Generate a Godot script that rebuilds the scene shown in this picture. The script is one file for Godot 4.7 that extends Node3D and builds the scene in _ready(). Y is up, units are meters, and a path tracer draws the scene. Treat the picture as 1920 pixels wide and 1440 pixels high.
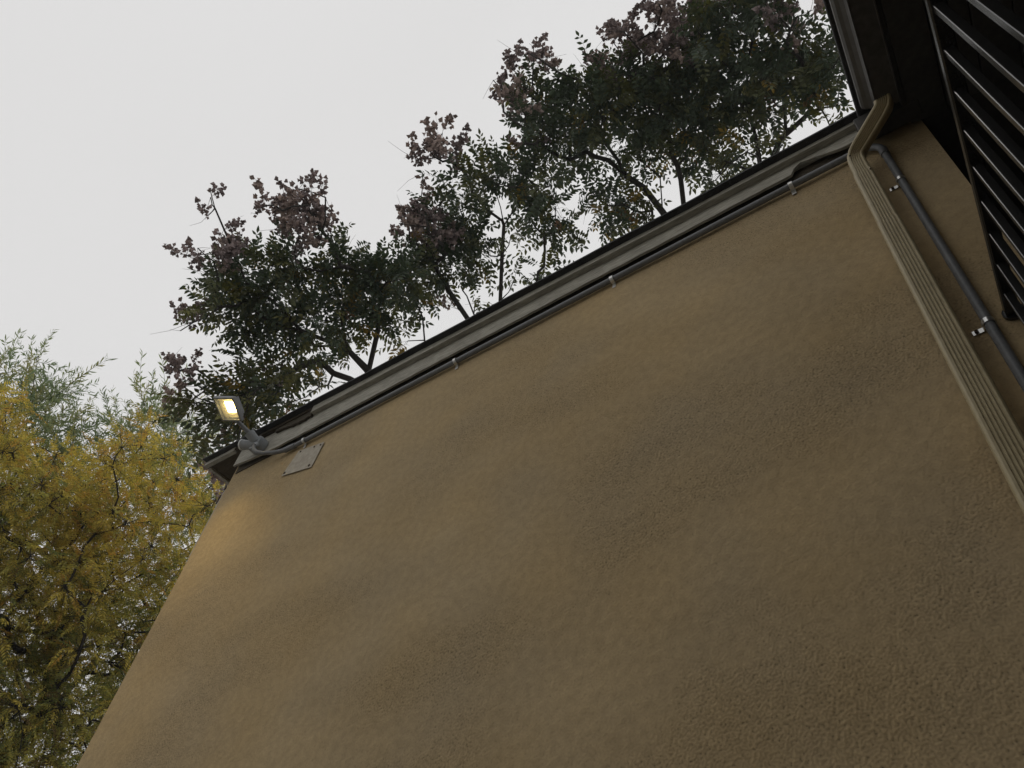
extends Node3D

var rng := RandomNumberGenerator.new()
var M := {}
var taken := {}

# ---------------------------------------------------------------- mesh builder
class MB:
	var v := PackedVector3Array()
	var n := PackedVector3Array()
	var uv := PackedVector2Array()
	var c := PackedColorArray()
	func tri(a: Vector3, b: Vector3, d: Vector3):
		var m := (d - a).cross(b - a).normalized()
		v.append(a); v.append(b); v.append(d)
		n.append(m); n.append(m); n.append(m)
	func quad(a: Vector3, b: Vector3, d: Vector3, e: Vector3):
		tri(a, b, d); tri(a, d, e)
	func trin(a: Vector3, b: Vector3, d: Vector3, na: Vector3, nb: Vector3, nd: Vector3):
		v.append(a); v.append(b); v.append(d)
		n.append(na); n.append(nb); n.append(nd)
	func mesh(mat: Material, off := Vector3.ZERO) -> ArrayMesh:
		var a := []
		a.resize(Mesh.ARRAY_MAX)
		a[Mesh.ARRAY_VERTEX] = v if off == Vector3.ZERO else Transform3D(Basis(), -off) * v
		a[Mesh.ARRAY_NORMAL] = n
		if uv.size() == v.size(): a[Mesh.ARRAY_TEX_UV] = uv
		if c.size() == v.size(): a[Mesh.ARRAY_COLOR] = c
		var m := ArrayMesh.new()
		m.add_surface_from_arrays(Mesh.PRIMITIVE_TRIANGLES, a)
		m.surface_set_material(0, mat)
		return m
	# chamfered box
	func box(at: Vector3, size: Vector3, ch := 0.002, b := Basis()):
		var h := size * 0.5
		ch = minf(ch, minf(h.x, minf(h.y, h.z)) * 0.6)
		var q := func(sx, sy, sz, ax):
			var k := Vector3(h.x - (0.0 if ax == 0 else ch), h.y - (0.0 if ax == 1 else ch), h.z - (0.0 if ax == 2 else ch))
			return at + b * Vector3(sx * k.x, sy * k.y, sz * k.z)
		for s in [-1, 1]:
			face(q.call(s, -1, -1, 0), q.call(s, 1, -1, 0), q.call(s, 1, 1, 0), q.call(s, -1, 1, 0), b * Vector3(s, 0, 0))
			face(q.call(-1, s, -1, 1), q.call(1, s, -1, 1), q.call(1, s, 1, 1), q.call(-1, s, 1, 1), b * Vector3(0, s, 0))
			face(q.call(-1, -1, s, 2), q.call(1, -1, s, 2), q.call(1, 1, s, 2), q.call(-1, 1, s, 2), b * Vector3(0, 0, s))
			for t in [-1, 1]:
				face(q.call(s, t, -1, 0), q.call(s, t, 1, 0), q.call(s, t, 1, 1), q.call(s, t, -1, 1), b * Vector3(s, t, 0).normalized())
				face(q.call(s, -1, t, 0), q.call(s, 1, t, 0), q.call(s, 1, t, 2), q.call(s, -1, t, 2), b * Vector3(s, 0, t).normalized())
				face(q.call(-1, s, t, 1), q.call(1, s, t, 1), q.call(1, s, t, 2), q.call(-1, s, t, 2), b * Vector3(0, s, t).normalized())
				for u in [-1, 1]:
					ftri(q.call(s, t, u, 0), q.call(s, t, u, 1), q.call(s, t, u, 2), b * Vector3(s, t, u).normalized())
	func ftri(a, b, d, out: Vector3):
		if (d - a).cross(b - a).dot(out) >= 0.0: tri(a, b, d)
		else: tri(a, d, b)
	func face(a, b, d, e, out: Vector3):
		if (d - a).cross(b - a).dot(out) >= 0.0: quad(a, b, d, e)
		else: quad(a, e, d, b)
	# prism of an outline in x,y from z0 to z1
	func prism(p: PackedVector2Array, z0: float, z1: float):
		var id := Geometry2D.triangulate_polygon(p)
		for i in range(0, id.size(), 3):
			var a := p[id[i]]; var b := p[id[i + 1]]; var d := p[id[i + 2]]
			ftri(Vector3(a.x, a.y, z1), Vector3(b.x, b.y, z1), Vector3(d.x, d.y, z1), Vector3(0, 0, 1))
			ftri(Vector3(a.x, a.y, z0), Vector3(b.x, b.y, z0), Vector3(d.x, d.y, z0), Vector3(0, 0, -1))
		var cw := -1.0 if Geometry2D.is_polygon_clockwise(p) else 1.0
		for i in p.size():
			var a := p[i]; var b := p[(i + 1) % p.size()]
			var out := Vector3(b.y - a.y, a.x - b.x, 0) * cw
			face(Vector3(a.x, a.y, z0), Vector3(b.x, b.y, z0), Vector3(b.x, b.y, z1), Vector3(a.x, a.y, z1), out)
	# round tube through points
	func tube(p: PackedVector3Array, r: PackedFloat32Array, sides := 8, caps := true):
		var k := p.size()
		var up := Vector3.UP if absf((p[1] - p[0]).normalized().y) < 0.9 else Vector3.RIGHT
		var rings := []
		for i in k:
			var t := (p[mini(i + 1, k - 1)] - p[maxi(i - 1, 0)]).normalized()
			var x := t.cross(up)
			if x.length() < 0.05: x = t.cross(Vector3(0.3, 0.5, 0.8))
			x = x.normalized()
			var y := t.cross(x).normalized()
			up = x.cross(t)
			var ring := PackedVector3Array()
			for s in sides:
				var a := TAU * s / sides
				ring.append(x * cos(a) + y * sin(a))
			rings.append(ring)
		for i in k - 1:
			for s in sides:
				var s2 := (s + 1) % sides
				var n0: Vector3 = rings[i][s]; var n1: Vector3 = rings[i][s2]
				var n2: Vector3 = rings[i + 1][s2]; var n3: Vector3 = rings[i + 1][s]
				var a := p[i] + n0 * r[i]; var b := p[i] + n1 * r[i]
				var d := p[i + 1] + n2 * r[i + 1]; var e := p[i + 1] + n3 * r[i + 1]
				if (d - a).cross(b - a).dot(n0 + n1) >= 0.0:
					trin(a, b, d, n0, n1, n2); trin(a, d, e, n0, n2, n3)
				else:
					trin(a, d, b, n0, n2, n1); trin(a, e, d, n0, n3, n2)
		if caps:
			for q in [0, k - 1]:
				var out := (p[0] - p[1]) if q == 0 else (p[k - 1] - p[k - 2])
				for s in sides:
					ftri(p[q], p[q] + rings[q][s] * r[q], p[q] + rings[q][(s + 1) % sides] * r[q], out)
	func rod(a: Vector3, b: Vector3, r: float, sides := 10):
		tube(PackedVector3Array([a, b]), PackedFloat32Array([r, r]), sides)
	# profile (across, outward) carried along points with a given outward normal at each
	func sweep(prof: PackedVector2Array, p: PackedVector3Array, out: PackedVector3Array, closed := true, caps := true):
		var rows := []
		var k := p.size()
		for i in k:
			var t := (p[mini(i + 1, k - 1)] - p[maxi(i - 1, 0)]).normalized()
			var o := (out[i] - t * t.dot(out[i])).normalized()
			var w := o.cross(t)
			var row := PackedVector3Array()
			for q in prof: row.append(p[i] + w * q.x + o * q.y)
			rows.append(row)
		var m := prof.size()
		for i in k - 1:
			var mid := (p[i] + p[i + 1]) * 0.5
			for j in (m if closed else m - 1):
				var j2 := (j + 1) % m
				quad(rows[i][j], rows[i][j2], rows[i + 1][j2], rows[i + 1][j])
		if caps:
			var id := Geometry2D.triangulate_polygon(prof)
			for q in [0, k - 1]:
				for i in range(0, id.size(), 3):
					tri(rows[q][id[i]], rows[q][id[i + 1]], rows[q][id[i + 2]])

# ---------------------------------------------------------------- scene helpers
func numbered(called: String) -> String:
	var k: int = taken.get(called, 0)
	taken[called] = k + 1
	return called if k == 0 else "%s_%03d" % [called, k]

func thing(called: String, label: String, category: String, at := Vector3.ZERO, group := "") -> Node3D:
	var o := Node3D.new()
	o.name = numbered(called)
	add_child(o)
	o.position = at
	o.set_meta("label", label)
	o.set_meta("category", category)
	if group != "": o.set_meta("group", group)
	return o

func part(called: String, mb: MB, mat: Material, parent: Node3D, origin := Vector3.ZERO) -> MeshInstance3D:
	# vertices are in world metres; origin is the world position of the parent
	var o := MeshInstance3D.new()
	o.name = called
	o.mesh = mb.mesh(mat, origin)
	parent.add_child(o, true)
	return o

func structure(called: String, mb: MB, mat: Material) -> MeshInstance3D:
	var o := part(called, mb, mat, self)
	o.set_meta("kind", "structure")
	return o

func lin(r: float, g: float, b: float) -> Color:
	return Color(r, g, b).linear_to_srgb()

func plain(col: Color, rough := 0.7, metal := 0.0) -> StandardMaterial3D:
	var m := StandardMaterial3D.new()
	m.albedo_color = col
	m.roughness = rough
	m.metallic = metal
	return m

func noise_image(w: int, h: int, seed_: int, freq: float, octaves := 4, sx := 1.0, kind := FastNoiseLite.TYPE_SIMPLEX_SMOOTH) -> PackedByteArray:
	var f := FastNoiseLite.new()
	f.noise_type = kind
	f.seed = seed_
	f.frequency = freq
	f.fractal_octaves = octaves
	var im := f.get_image(w, h, false, false, true)
	im.convert(Image.FORMAT_L8)
	return im.get_data()

# grain texture: two tones mixed by noise, triplanar
func grained(dark: Color, light: Color, seed_: int, freq: float, scale: Vector3, rough := 0.8, bump := 0.05, metal := 0.0) -> StandardMaterial3D:
	var w := 256
	var a := noise_image(w, w, seed_, freq, 5)
	var b := noise_image(w, w, seed_ + 7, 0.012, 3)
	var out := PackedByteArray(); out.resize(w * w * 3)
	for i in w * w:
		var t := clampf((a[i] * 0.6 + b[i] * 0.4) / 255.0 * 1.5 - 0.25, 0.0, 1.0)
		out[i * 3] = int(255 * lerpf(dark.r, light.r, t))
		out[i * 3 + 1] = int(255 * lerpf(dark.g, light.g, t))
		out[i * 3 + 2] = int(255 * lerpf(dark.b, light.b, t))
	var m := StandardMaterial3D.new()
	m.albedo_texture = ImageTexture.create_from_image(Image.create_from_data(w, w, false, Image.FORMAT_RGB8, out))
	m.heightmap_enabled = true
	m.heightmap_texture = ImageTexture.create_from_image(Image.create_from_data(w, w, false, Image.FORMAT_L8, a))
	m.heightmap_scale = bump
	m.uv1_triplanar = true
	m.uv1_world_triplanar = true
	m.uv1_scale = scale
	m.roughness = rough
	m.metallic = metal
	return m

func stucco() -> StandardMaterial3D:
	var w := 2048
	var fine := noise_image(w, w, 3, 0.23, 3)
	var lump := noise_image(w, w, 11, 0.05, 3)
	var im := Image.create_from_data(1024, w, false, Image.FORMAT_L8, noise_image(1024, w, 23, 0.0032, 5))
	im.resize(w, w, Image.INTERPOLATE_CUBIC)
	var blot := im.get_data()          # patches drawn out sideways, as a trowel leaves them
	var tint := noise_image(w, w, 31, 0.0035, 3)
	var rgb := PackedByteArray(); rgb.resize(w * w * 3)
	var hgt := PackedByteArray(); hgt.resize(w * w)
	var base := Color(0.640, 0.567, 0.440)
	for i in w * w:
		var f := fine[i]; var l := lump[i]; var b := blot[i]
		# gritty patches and smooth trowelled ones; dirt sits in the pits of the grit
		var grit := clampf((160 - b) / 80.0, 0.35, 1.0)
		var k := 1.0 + (b - 128) * 0.00055 + (l - 128) * 0.0004 + (f - 128) * 0.0010 * grit
		if f < 62: k -= (62 - f) * 0.009 * grit
		var hue := (tint[i] - 128) * 0.00022
		rgb[i * 3] = clampi(int(255.0 * base.r * (k + hue * 0.4)), 0, 255)
		rgb[i * 3 + 1] = clampi(int(255.0 * base.g * k), 0, 255)
		rgb[i * 3 + 2] = clampi(int(255.0 * base.b * (k - hue)), 0, 255)
		hgt[i] = clampi(int(128 + (f - 128) * 0.6 * grit + (l - 128) * 0.45), 0, 255)
	var m := StandardMaterial3D.new()
	m.albedo_texture = ImageTexture.create_from_image(Image.create_from_data(w, w, false, Image.FORMAT_RGB8, rgb))
	m.heightmap_enabled = true
	m.heightmap_texture = ImageTexture.create_from_image(Image.create_from_data(w, w, false, Image.FORMAT_L8, hgt))
	m.heightmap_scale = 0.38
	m.roughness = 0.95
	m.metallic_specular = 0.2
	return m

# ---------------------------------------------------------------- foliage prototypes
class Spray:
	var v := PackedVector3Array()
	var n := PackedVector3Array()
	var c: Array = []     # one PackedColorArray for each tint

func leaflet(s: MB, base: Vector3, d: Vector3, w: Vector3, up: Vector3, l: float, wd: float, shade: float, simple := false):
	var tip := base + d * l - up * l * 0.18
	var mid := base + d * l * 0.45
	var le := mid + w * wd * 0.5 + up * wd * 0.14
	var ri := mid - w * wd * 0.5 + up * wd * 0.14
	if simple:
		s.tri(base, le, tip); s.tri(base, tip, ri)
	else:
		var l2 := base + d * l * 0.75 + w * wd * 0.33 - up * l * 0.08
		var r2 := base + d * l * 0.75 - w * wd * 0.33 - up * l * 0.08
		s.tri(base, le, mid); s.tri(base, mid, ri)
		s.tri(le, l2, mid); s.tri(mid, r2, ri)
		s.tri(l2, tip, mid); s.tri(mid, tip, r2)
	while s.c.size() < s.v.size(): s.c.append(Color(shade, shade, shade))

# a feather-shaped leaf along +x
func pinnate(pairs: int, length: float, ll: float, lw: float, droop: float, simple := false, twig := 0.0016) -> MB:
	var s := MB.new()
	var pts := PackedVector3Array()
	var side := rng.randf_range(-0.12, 0.12)
	for i in 7:
		var t := i / 6.0
		pts.append(Vector3(length * t, -droop * length * t * t, side * length * t * t))
	var rad := PackedFloat32Array()
	for i in 7: rad.append(lerpf(twig, twig * 0.5, i / 6.0))
	s.tube(pts, rad, 3, false)
	while s.c.size() < s.v.size(): s.c.append(Color(0.8, 0.7, 0.5))
	for i in pairs:
		var t := lerpf(0.18, 0.95, i / float(pairs - 1))
		var p := Vector3(length * t, -droop * length * t * t, side * length * t * t)
		var fwd := Vector3(1, -2 * droop * t, 2 * side * t).normalized()
		for sg in [-1.0, 1.0]:
			if rng.randf() < 0.05: continue
			var tilt := rng.randf_range(-0.45, 0.35)
			var d := (fwd * rng.randf_range(0.3, 0.75) + Vector3(0, tilt - 0.15, sg)).normalized()
			var w := d.cross(Vector3.UP).normalized()
			w = (w + Vector3(0, rng.randf_range(-0.5, 0.5), 0)).normalized()
			var up := w.cross(d).normalized()
			if up.y < 0: up = -up
			var sc := rng.randf_range(0.75, 1.1) * (0.75 + 0.5 * sin(PI * (0.15 + 0.75 * t)))
			leaflet(s, p, d, w, up, ll * sc, lw * sc, rng.randf_range(0.7, 1.3), simple)
	var e := pts[6]
	leaflet(s, e, (pts[6] - pts[5]).normalized(), Vector3(0, 0, 1), Vector3.UP, ll, lw, rng.randf_range(0.7, 1.3), simple)
	return s

# a long shoot with lance-shaped leaves along +x
func shoot(count: int, length: float, ll: float, lw: float) -> MB:
	var s := MB.new()
	var pts := PackedVector3Array(); var rad := PackedFloat32Array()
	for i in 6:
		var t := i / 5.0
		pts.append(Vector3(length * t, 0.10 * length * sin(t * 2.2), 0)); rad.append(lerpf(0.004, 0.0015, t))
	s.tube(pts, rad, 3, false)
	while s.c.size() < s.v.size(): s.c.append(Color(0.8, 0.7, 0.5))
	for i in count:
		var t := rng.randf_range(0.12, 1.0)
		var p := Vector3(length * t, 0.10 * length * sin(t * 2.2), 0)
		var a := i * 2.4 + rng.randf_range(-0.4, 0.4)
		var d := Vector3(rng.randf_range(0.6, 1.2), cos(a) * 0.8 + 0.1, sin(a) * 0.8).normalized()
		var w := d.cross(Vector3(rng.randf_range(-1, 1), rng.randf_range(-1, 1), rng.randf_range(-1, 1))).normalized()
		leaflet(s, p, d, w, w.cross(d), ll * rng.randf_range(0.7, 1.15), lw, rng.randf_range(0.75, 1.3), false)
	return s

# papery three-sided lantern pods on a branched stem, along +x
func panicle(count: int, length: float, size: float) -> MB:
	var s := MB.new()
	s.tube(PackedVector3Array([Vector3.ZERO, Vector3(length * 0.5, 0.01, 0), Vector3(length, 0.0, 0.01)]), PackedFloat32Array([0.0028, 0.002, 0.0012]), 3, false)
	var at := []
	for i in count:
		var t := rng.randf_range(0.15, 1.05)
		var spread := length * 0.36 * (1.15 - t * 0.7)
		var o := Vector3(rng.randf_range(-1, 1), rng.randf_range(-1, 1), rng.randf_range(-1, 1)).normalized() * spread * pow(rng.randf(), 0.5)
		var p := Vector3(length * t + o.x * 0.6, o.y, o.z)
		s.tube(PackedVector3Array([Vector3(maxf(0.0, length * t - 0.05), 0, 0), p]), PackedFloat32Array([0.0012, 0.0007]), 3, false)
		at.append(p)
	while s.c.size() < s.v.size(): s.c.append(Color(0.7, 0.7, 0.7))
	for p in at:
		var b := Basis(Vector3(rng.randf_range(-1, 1), rng.randf_range(-1, 1), rng.randf_range(-1, 1)).normalized(), rng.randf_range(0, TAU))
		var l := size * rng.randf_range(0.75, 1.15)
		var sh := rng.randf_range(0.65, 1.35)
		var q := []
		for k in 6:
			var a := TAU * k / 6.0
			var r := l * (0.46 if k % 2 == 0 else 0.17)
			q.append(p + b * Vector3(cos(a) * r, -l * 0.42, sin(a) * r))
		for k in 6:
			s.tri(p, q[k], q[(k + 1) % 6])
			s.tri(p + b * Vector3(0, -l, 0), q[(k + 1) % 6], q[k])
		while s.c.size() < s.v.size(): s.c.append(Color(sh, sh, sh))
	return s

func kinds(list: Array, tints: Array) -> Array:
	# for each shape and each tint a Spray holding the tinted colours
	var out := []
	for m in list:
		var s := Spray.new()
		s.v = m.v; s.n = m.n
		for t in tints:
			var col := PackedColorArray()
			col.resize(m.c.size())
			for i in m.c.size():
				var k: Color = m.c[i]
				col[i] = Color(t.r * k.r, t.g * k.g, t.b * k.b)
			s.c.append(col)
		out.append(s)
	return out

var proto_mesh := {}
func spray_mesh(s: Spray, tint: int, mat: Material) -> ArrayMesh:
	var key := [s.get_instance_id(), tint]
	if not proto_mesh.has(key):
		var a := []
		a.resize(Mesh.ARRAY_MAX)
		a[Mesh.ARRAY_VERTEX] = s.v; a[Mesh.ARRAY_NORMAL] = s.n; a[Mesh.ARRAY_COLOR] = s.c[tint]
		var m := ArrayMesh.new()
		m.add_surface_from_arrays(Mesh.PRIMITIVE_TRIANGLES, a)
		m.surface_set_material(0, mat)
		proto_mesh[key] = m
	return proto_mesh[key]

func frame(dir: Vector3, up: Vector3) -> Basis:
	var x := dir.normalized()
	var z := x.cross(up)
	if z.length() < 0.1: z = x.cross(Vector3(0.7, 0.1, 0.7))
	z = z.normalized()
	return Basis(x, z.cross(x).normalized(), z)

func rand_dir() -> Vector3:
	var d := Vector3(rng.randf_range(-1, 1), rng.randf_range(-1, 1), rng.randf_range(-1, 1))
	while d.length() > 1.0 or d.length() < 0.1:
		d = Vector3(rng.randf_range(-1, 1), rng.randf_range(-1, 1), rng.randf_range(-1, 1))
	return d.normalized()

# put sprays on a tree: the outermost ones as parts of their own, the rest as one part
func hang(tree: Node3D, base: Vector3, called: String, rest: String, items: Array, mat: Material, most := 300):
	items.sort_custom(func(a, b): return a.out > b.out)
	var st := MB.new()
	for i in items.size():
		var it: Dictionary = items[i]
		var s: Spray = it.s
		if i < most:
			var o := MeshInstance3D.new()
			o.name = called
			o.mesh = spray_mesh(s, it.tint, mat)
			o.transform = Transform3D(it.xf.basis, it.xf.origin - base)
			tree.add_child(o, true)
		else:
			st.v.append_array(it.xf * s.v)
			st.n.append_array(Transform3D(it.xf.basis.orthonormalized(), Vector3.ZERO) * s.n)
			st.c.append_array(s.c[it.tint])
	if st.v.size() > 0:
		var f := part(rest, st, mat, tree, base)
		f.set_meta("kind", "stuff")

# limbs: arrays of points, the first limb starts on the ground; clumps: [centre, radius, leaves, pods, warm]
func grow(tree: Node3D, base: Vector3, limbs: Array, clumps: Array, tip_r: float, bark: Material, kink := 0.08) -> Array:
	var pos := PackedVector3Array(); var par := PackedInt32Array(); var limb := PackedInt32Array()
	for li in limbs.size():
		var l: PackedVector3Array = limbs[li]
		var prev := -1
		var start := 0
		if li > 0:
			var best := 1e9
			for j in pos.size():
				var dd := pos[j].distance_to(l[0])
				if dd < best: best = dd; prev = j
		for i in range(start, l.size()):
			if prev >= 0:
				var steps := maxi(1, int(pos[prev].distance_to(l[i]) / 0.35))
				var from := pos[prev]
				for k in range(1, steps + 1):
					var q := from.lerp(l[i], k / float(steps))
					if k < steps: q += rand_dir() * 0.02
					pos.append(q); par.append(prev); limb.append(li); prev = pos.size() - 1
			else:
				pos.append(l[i]); par.append(prev); limb.append(li); prev = pos.size() - 1
	var fork: Vector3 = limbs[0][limbs[0].size() - 1]
	var order := range(clumps.size())
	order.sort_custom(func(a, b): return clumps[a][0].distance_to(fork) < clumps[b][0].distance_to(fork))
	var tips := {}
	for ci in order:
		var c: Vector3 = clumps[ci][0]
		var best := 1e9; var bj := -1
		for j in pos.size():
			if pos[j].y < fork.y - 0.6: continue
			var dd := pos[j].distance_to(c)
			# rather branch off a node that lies on the way out from the fork
			var away := (c - pos[j]).normalized().dot((c - fork).normalized())
			dd *= 1.5 - 0.5 * away
			if dd < best: best = dd; bj = j
		var prev := bj
		var from := pos[bj]
		var steps := maxi(2, int(from.distance_to(c) / 0.18))
		var bow := rand_dir() * kink * from.distance_to(c) - Vector3(0, 0.06, 0) * from.distance_to(c)
		for k in range(1, steps + 1):
			var t := k / float(steps)
			pos.append(from.lerp(c, t) + bow * sin(PI * t) + (rand_dir() * 0.012 if k < steps else Vector3.ZERO))
			par.append(prev); limb.append(limb[bj]); prev = pos.size() - 1
		tips[prev] = true
	# girth adds up from the tips
	var area := PackedFloat32Array(); area.resize(pos.size())
	for j in range(pos.size() - 1, -1, -1):
		if tips.has(j): area[j] += tip_r * tip_r
		if area[j] == 0.0: area[j] = tip_r * tip_r * 0.6
		if par[j] >= 0: area[par[j]] += area[j]
	var mbs := {}
	for j in pos.size():
		var k := par[j]
		if k < 0: continue
		var li := limb[j]
		if not mbs.has(li): mbs[li] = MB.new()
		var r1 := sqrt(area[j]); var r0 := sqrt(area[k])
		r0 = minf(r0, r1 * 1.35)
		var mb: MB = mbs[li]
		mb.tube(PackedVector3Array([pos[k], pos[j] + (pos[j] - pos[k]).normalized() * r1 * 0.3]), PackedFloat32Array([r0, r1]), 7 if r1 > 0.02 else 5, false)
	var out := []
	for j in pos.size(): out.append([pos[j], limb[j]])
	return [mbs, out]

func finish_limbs(tree: Node3D, base: Vector3, mbs: Dictionary, bark: Material):
	for li in mbs:
		part("trunk" if li == 0 else "limb", mbs[li], bark, tree, base)

# the camera's side is never used here: crowns are filled the same way all round
func leafy_tree(called: String, label: String, base: Vector3, limbs: Array, clumps: Array, leaves: Array, pods: Array, opt: Dictionary, group := ""):
	var tree := thing(called, label, "tree", base, group)
	rng.seed = opt.seed
	var g := grow(tree, base, limbs, clumps, opt.tip, opt.bark, opt.get("kink", 0.08))
	var mbs: Dictionary = g[0]
	var nodes: Array = g[1]
	var li_items := []; var pd_items := []
	var centre := Vector3.ZERO
	for c in clumps: centre += c[0]
	centre /= clumps.size()
	for c in clumps:
		var cp: Vector3 = c[0]; var r: float = c[1]
		var near := 0; var bd := 1e9
		for j in nodes.size():
			var dd: float = nodes[j][0].distance_squared_to(cp)
			if dd < bd: bd = dd; near = nodes[j][1]
		var mb: MB = mbs[near]
		for i in int(c[2]):
			var d := rand_dir()
			var p: Vector3 = cp + d * r * pow(rng.randf(), 0.6) * opt.fill
			var dir: Vector3 = (d * 1.0 + rand_dir() * 0.6 + Vector3(0, opt.lift, 0)).normalized()
			var up: Vector3 = (Vector3.UP + rand_dir() * opt.tumble).normalized()
			var sc := rng.randf_range(0.75, 1.15)
			var xf := Transform3D(frame(dir, up).scaled(Vector3.ONE * sc), p)
			var ti := 0
			var roll := rng.randf()
			var acc := 0.0
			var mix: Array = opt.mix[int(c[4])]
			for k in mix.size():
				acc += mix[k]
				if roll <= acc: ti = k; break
			li_items.append({"s": leaves[rng.randi() % leaves.size()], "tint": ti, "xf": xf, "out": p.distance_to(centre) + rng.randf_range(-0.6, 0.6)})
			if i % int(opt.get("twig_every", 2)) == 0 and p.distance_to(cp) > 0.06:
				var midp := cp.lerp(p, 0.5) + rand_dir() * 0.02 * r / 0.3
				mb.tube(PackedVector3Array([cp, midp, p]), PackedFloat32Array([opt.twig, opt.twig * 0.8, opt.twig * 0.5]), 3, false)
		for i in int(opt.get("bare", 0)):
			var d := (rand_dir() + Vector3(0, 0.25, 0)).normalized()
			var p := cp + d * (r + rng.randf_range(0.05, 0.3))
			mb.tube(PackedVector3Array([cp, cp.lerp(p, 0.5) + rand_dir() * 0.03, p]), PackedFloat32Array([opt.twig, opt.twig * 0.7, opt.twig * 0.45]), 3, false)
		for i in int(c[3]):
			var d := (rand_dir() + Vector3(0, 0.35, 0)).normalized()
			var p := cp + d * r * 0.35 * rng.randf()
			var dir := (d + Vector3(0, 0.9, 0) + rand_dir() * 0.3).normalized()
			var xf := Transform3D(frame(dir, rand_dir()).scaled(Vector3.ONE * rng.randf_range(0.75, 1.15)), p)
			pd_items.append({"s": pods[rng.randi() % pods.size()], "tint": rng.randi() % pods[0].c.size(), "xf": xf, "out": 0.0})
			mb.tube(PackedVector3Array([cp, p]), PackedFloat32Array([opt.twig, opt.twig * 0.7]), 3, false)
	finish_limbs(tree, base, mbs, opt.bark)
	hang(tree, base, "leaf", "foliage", li_items, opt.leaf_mat, 300)
	if pd_items.size() > 0:
		hang(tree, base, "seed_cluster", "seed_pods", pd_items, opt.pod_mat, 300)
	print(label, " leaves ", li_items.size(), " pods ", pd_items.size())

func V(a: Array) -> PackedVector3Array:
	var p := PackedVector3Array()
	for i in range(0, a.size(), 3): p.append(Vector3(a[i], a[i + 1], a[i + 2]))
	return p

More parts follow.
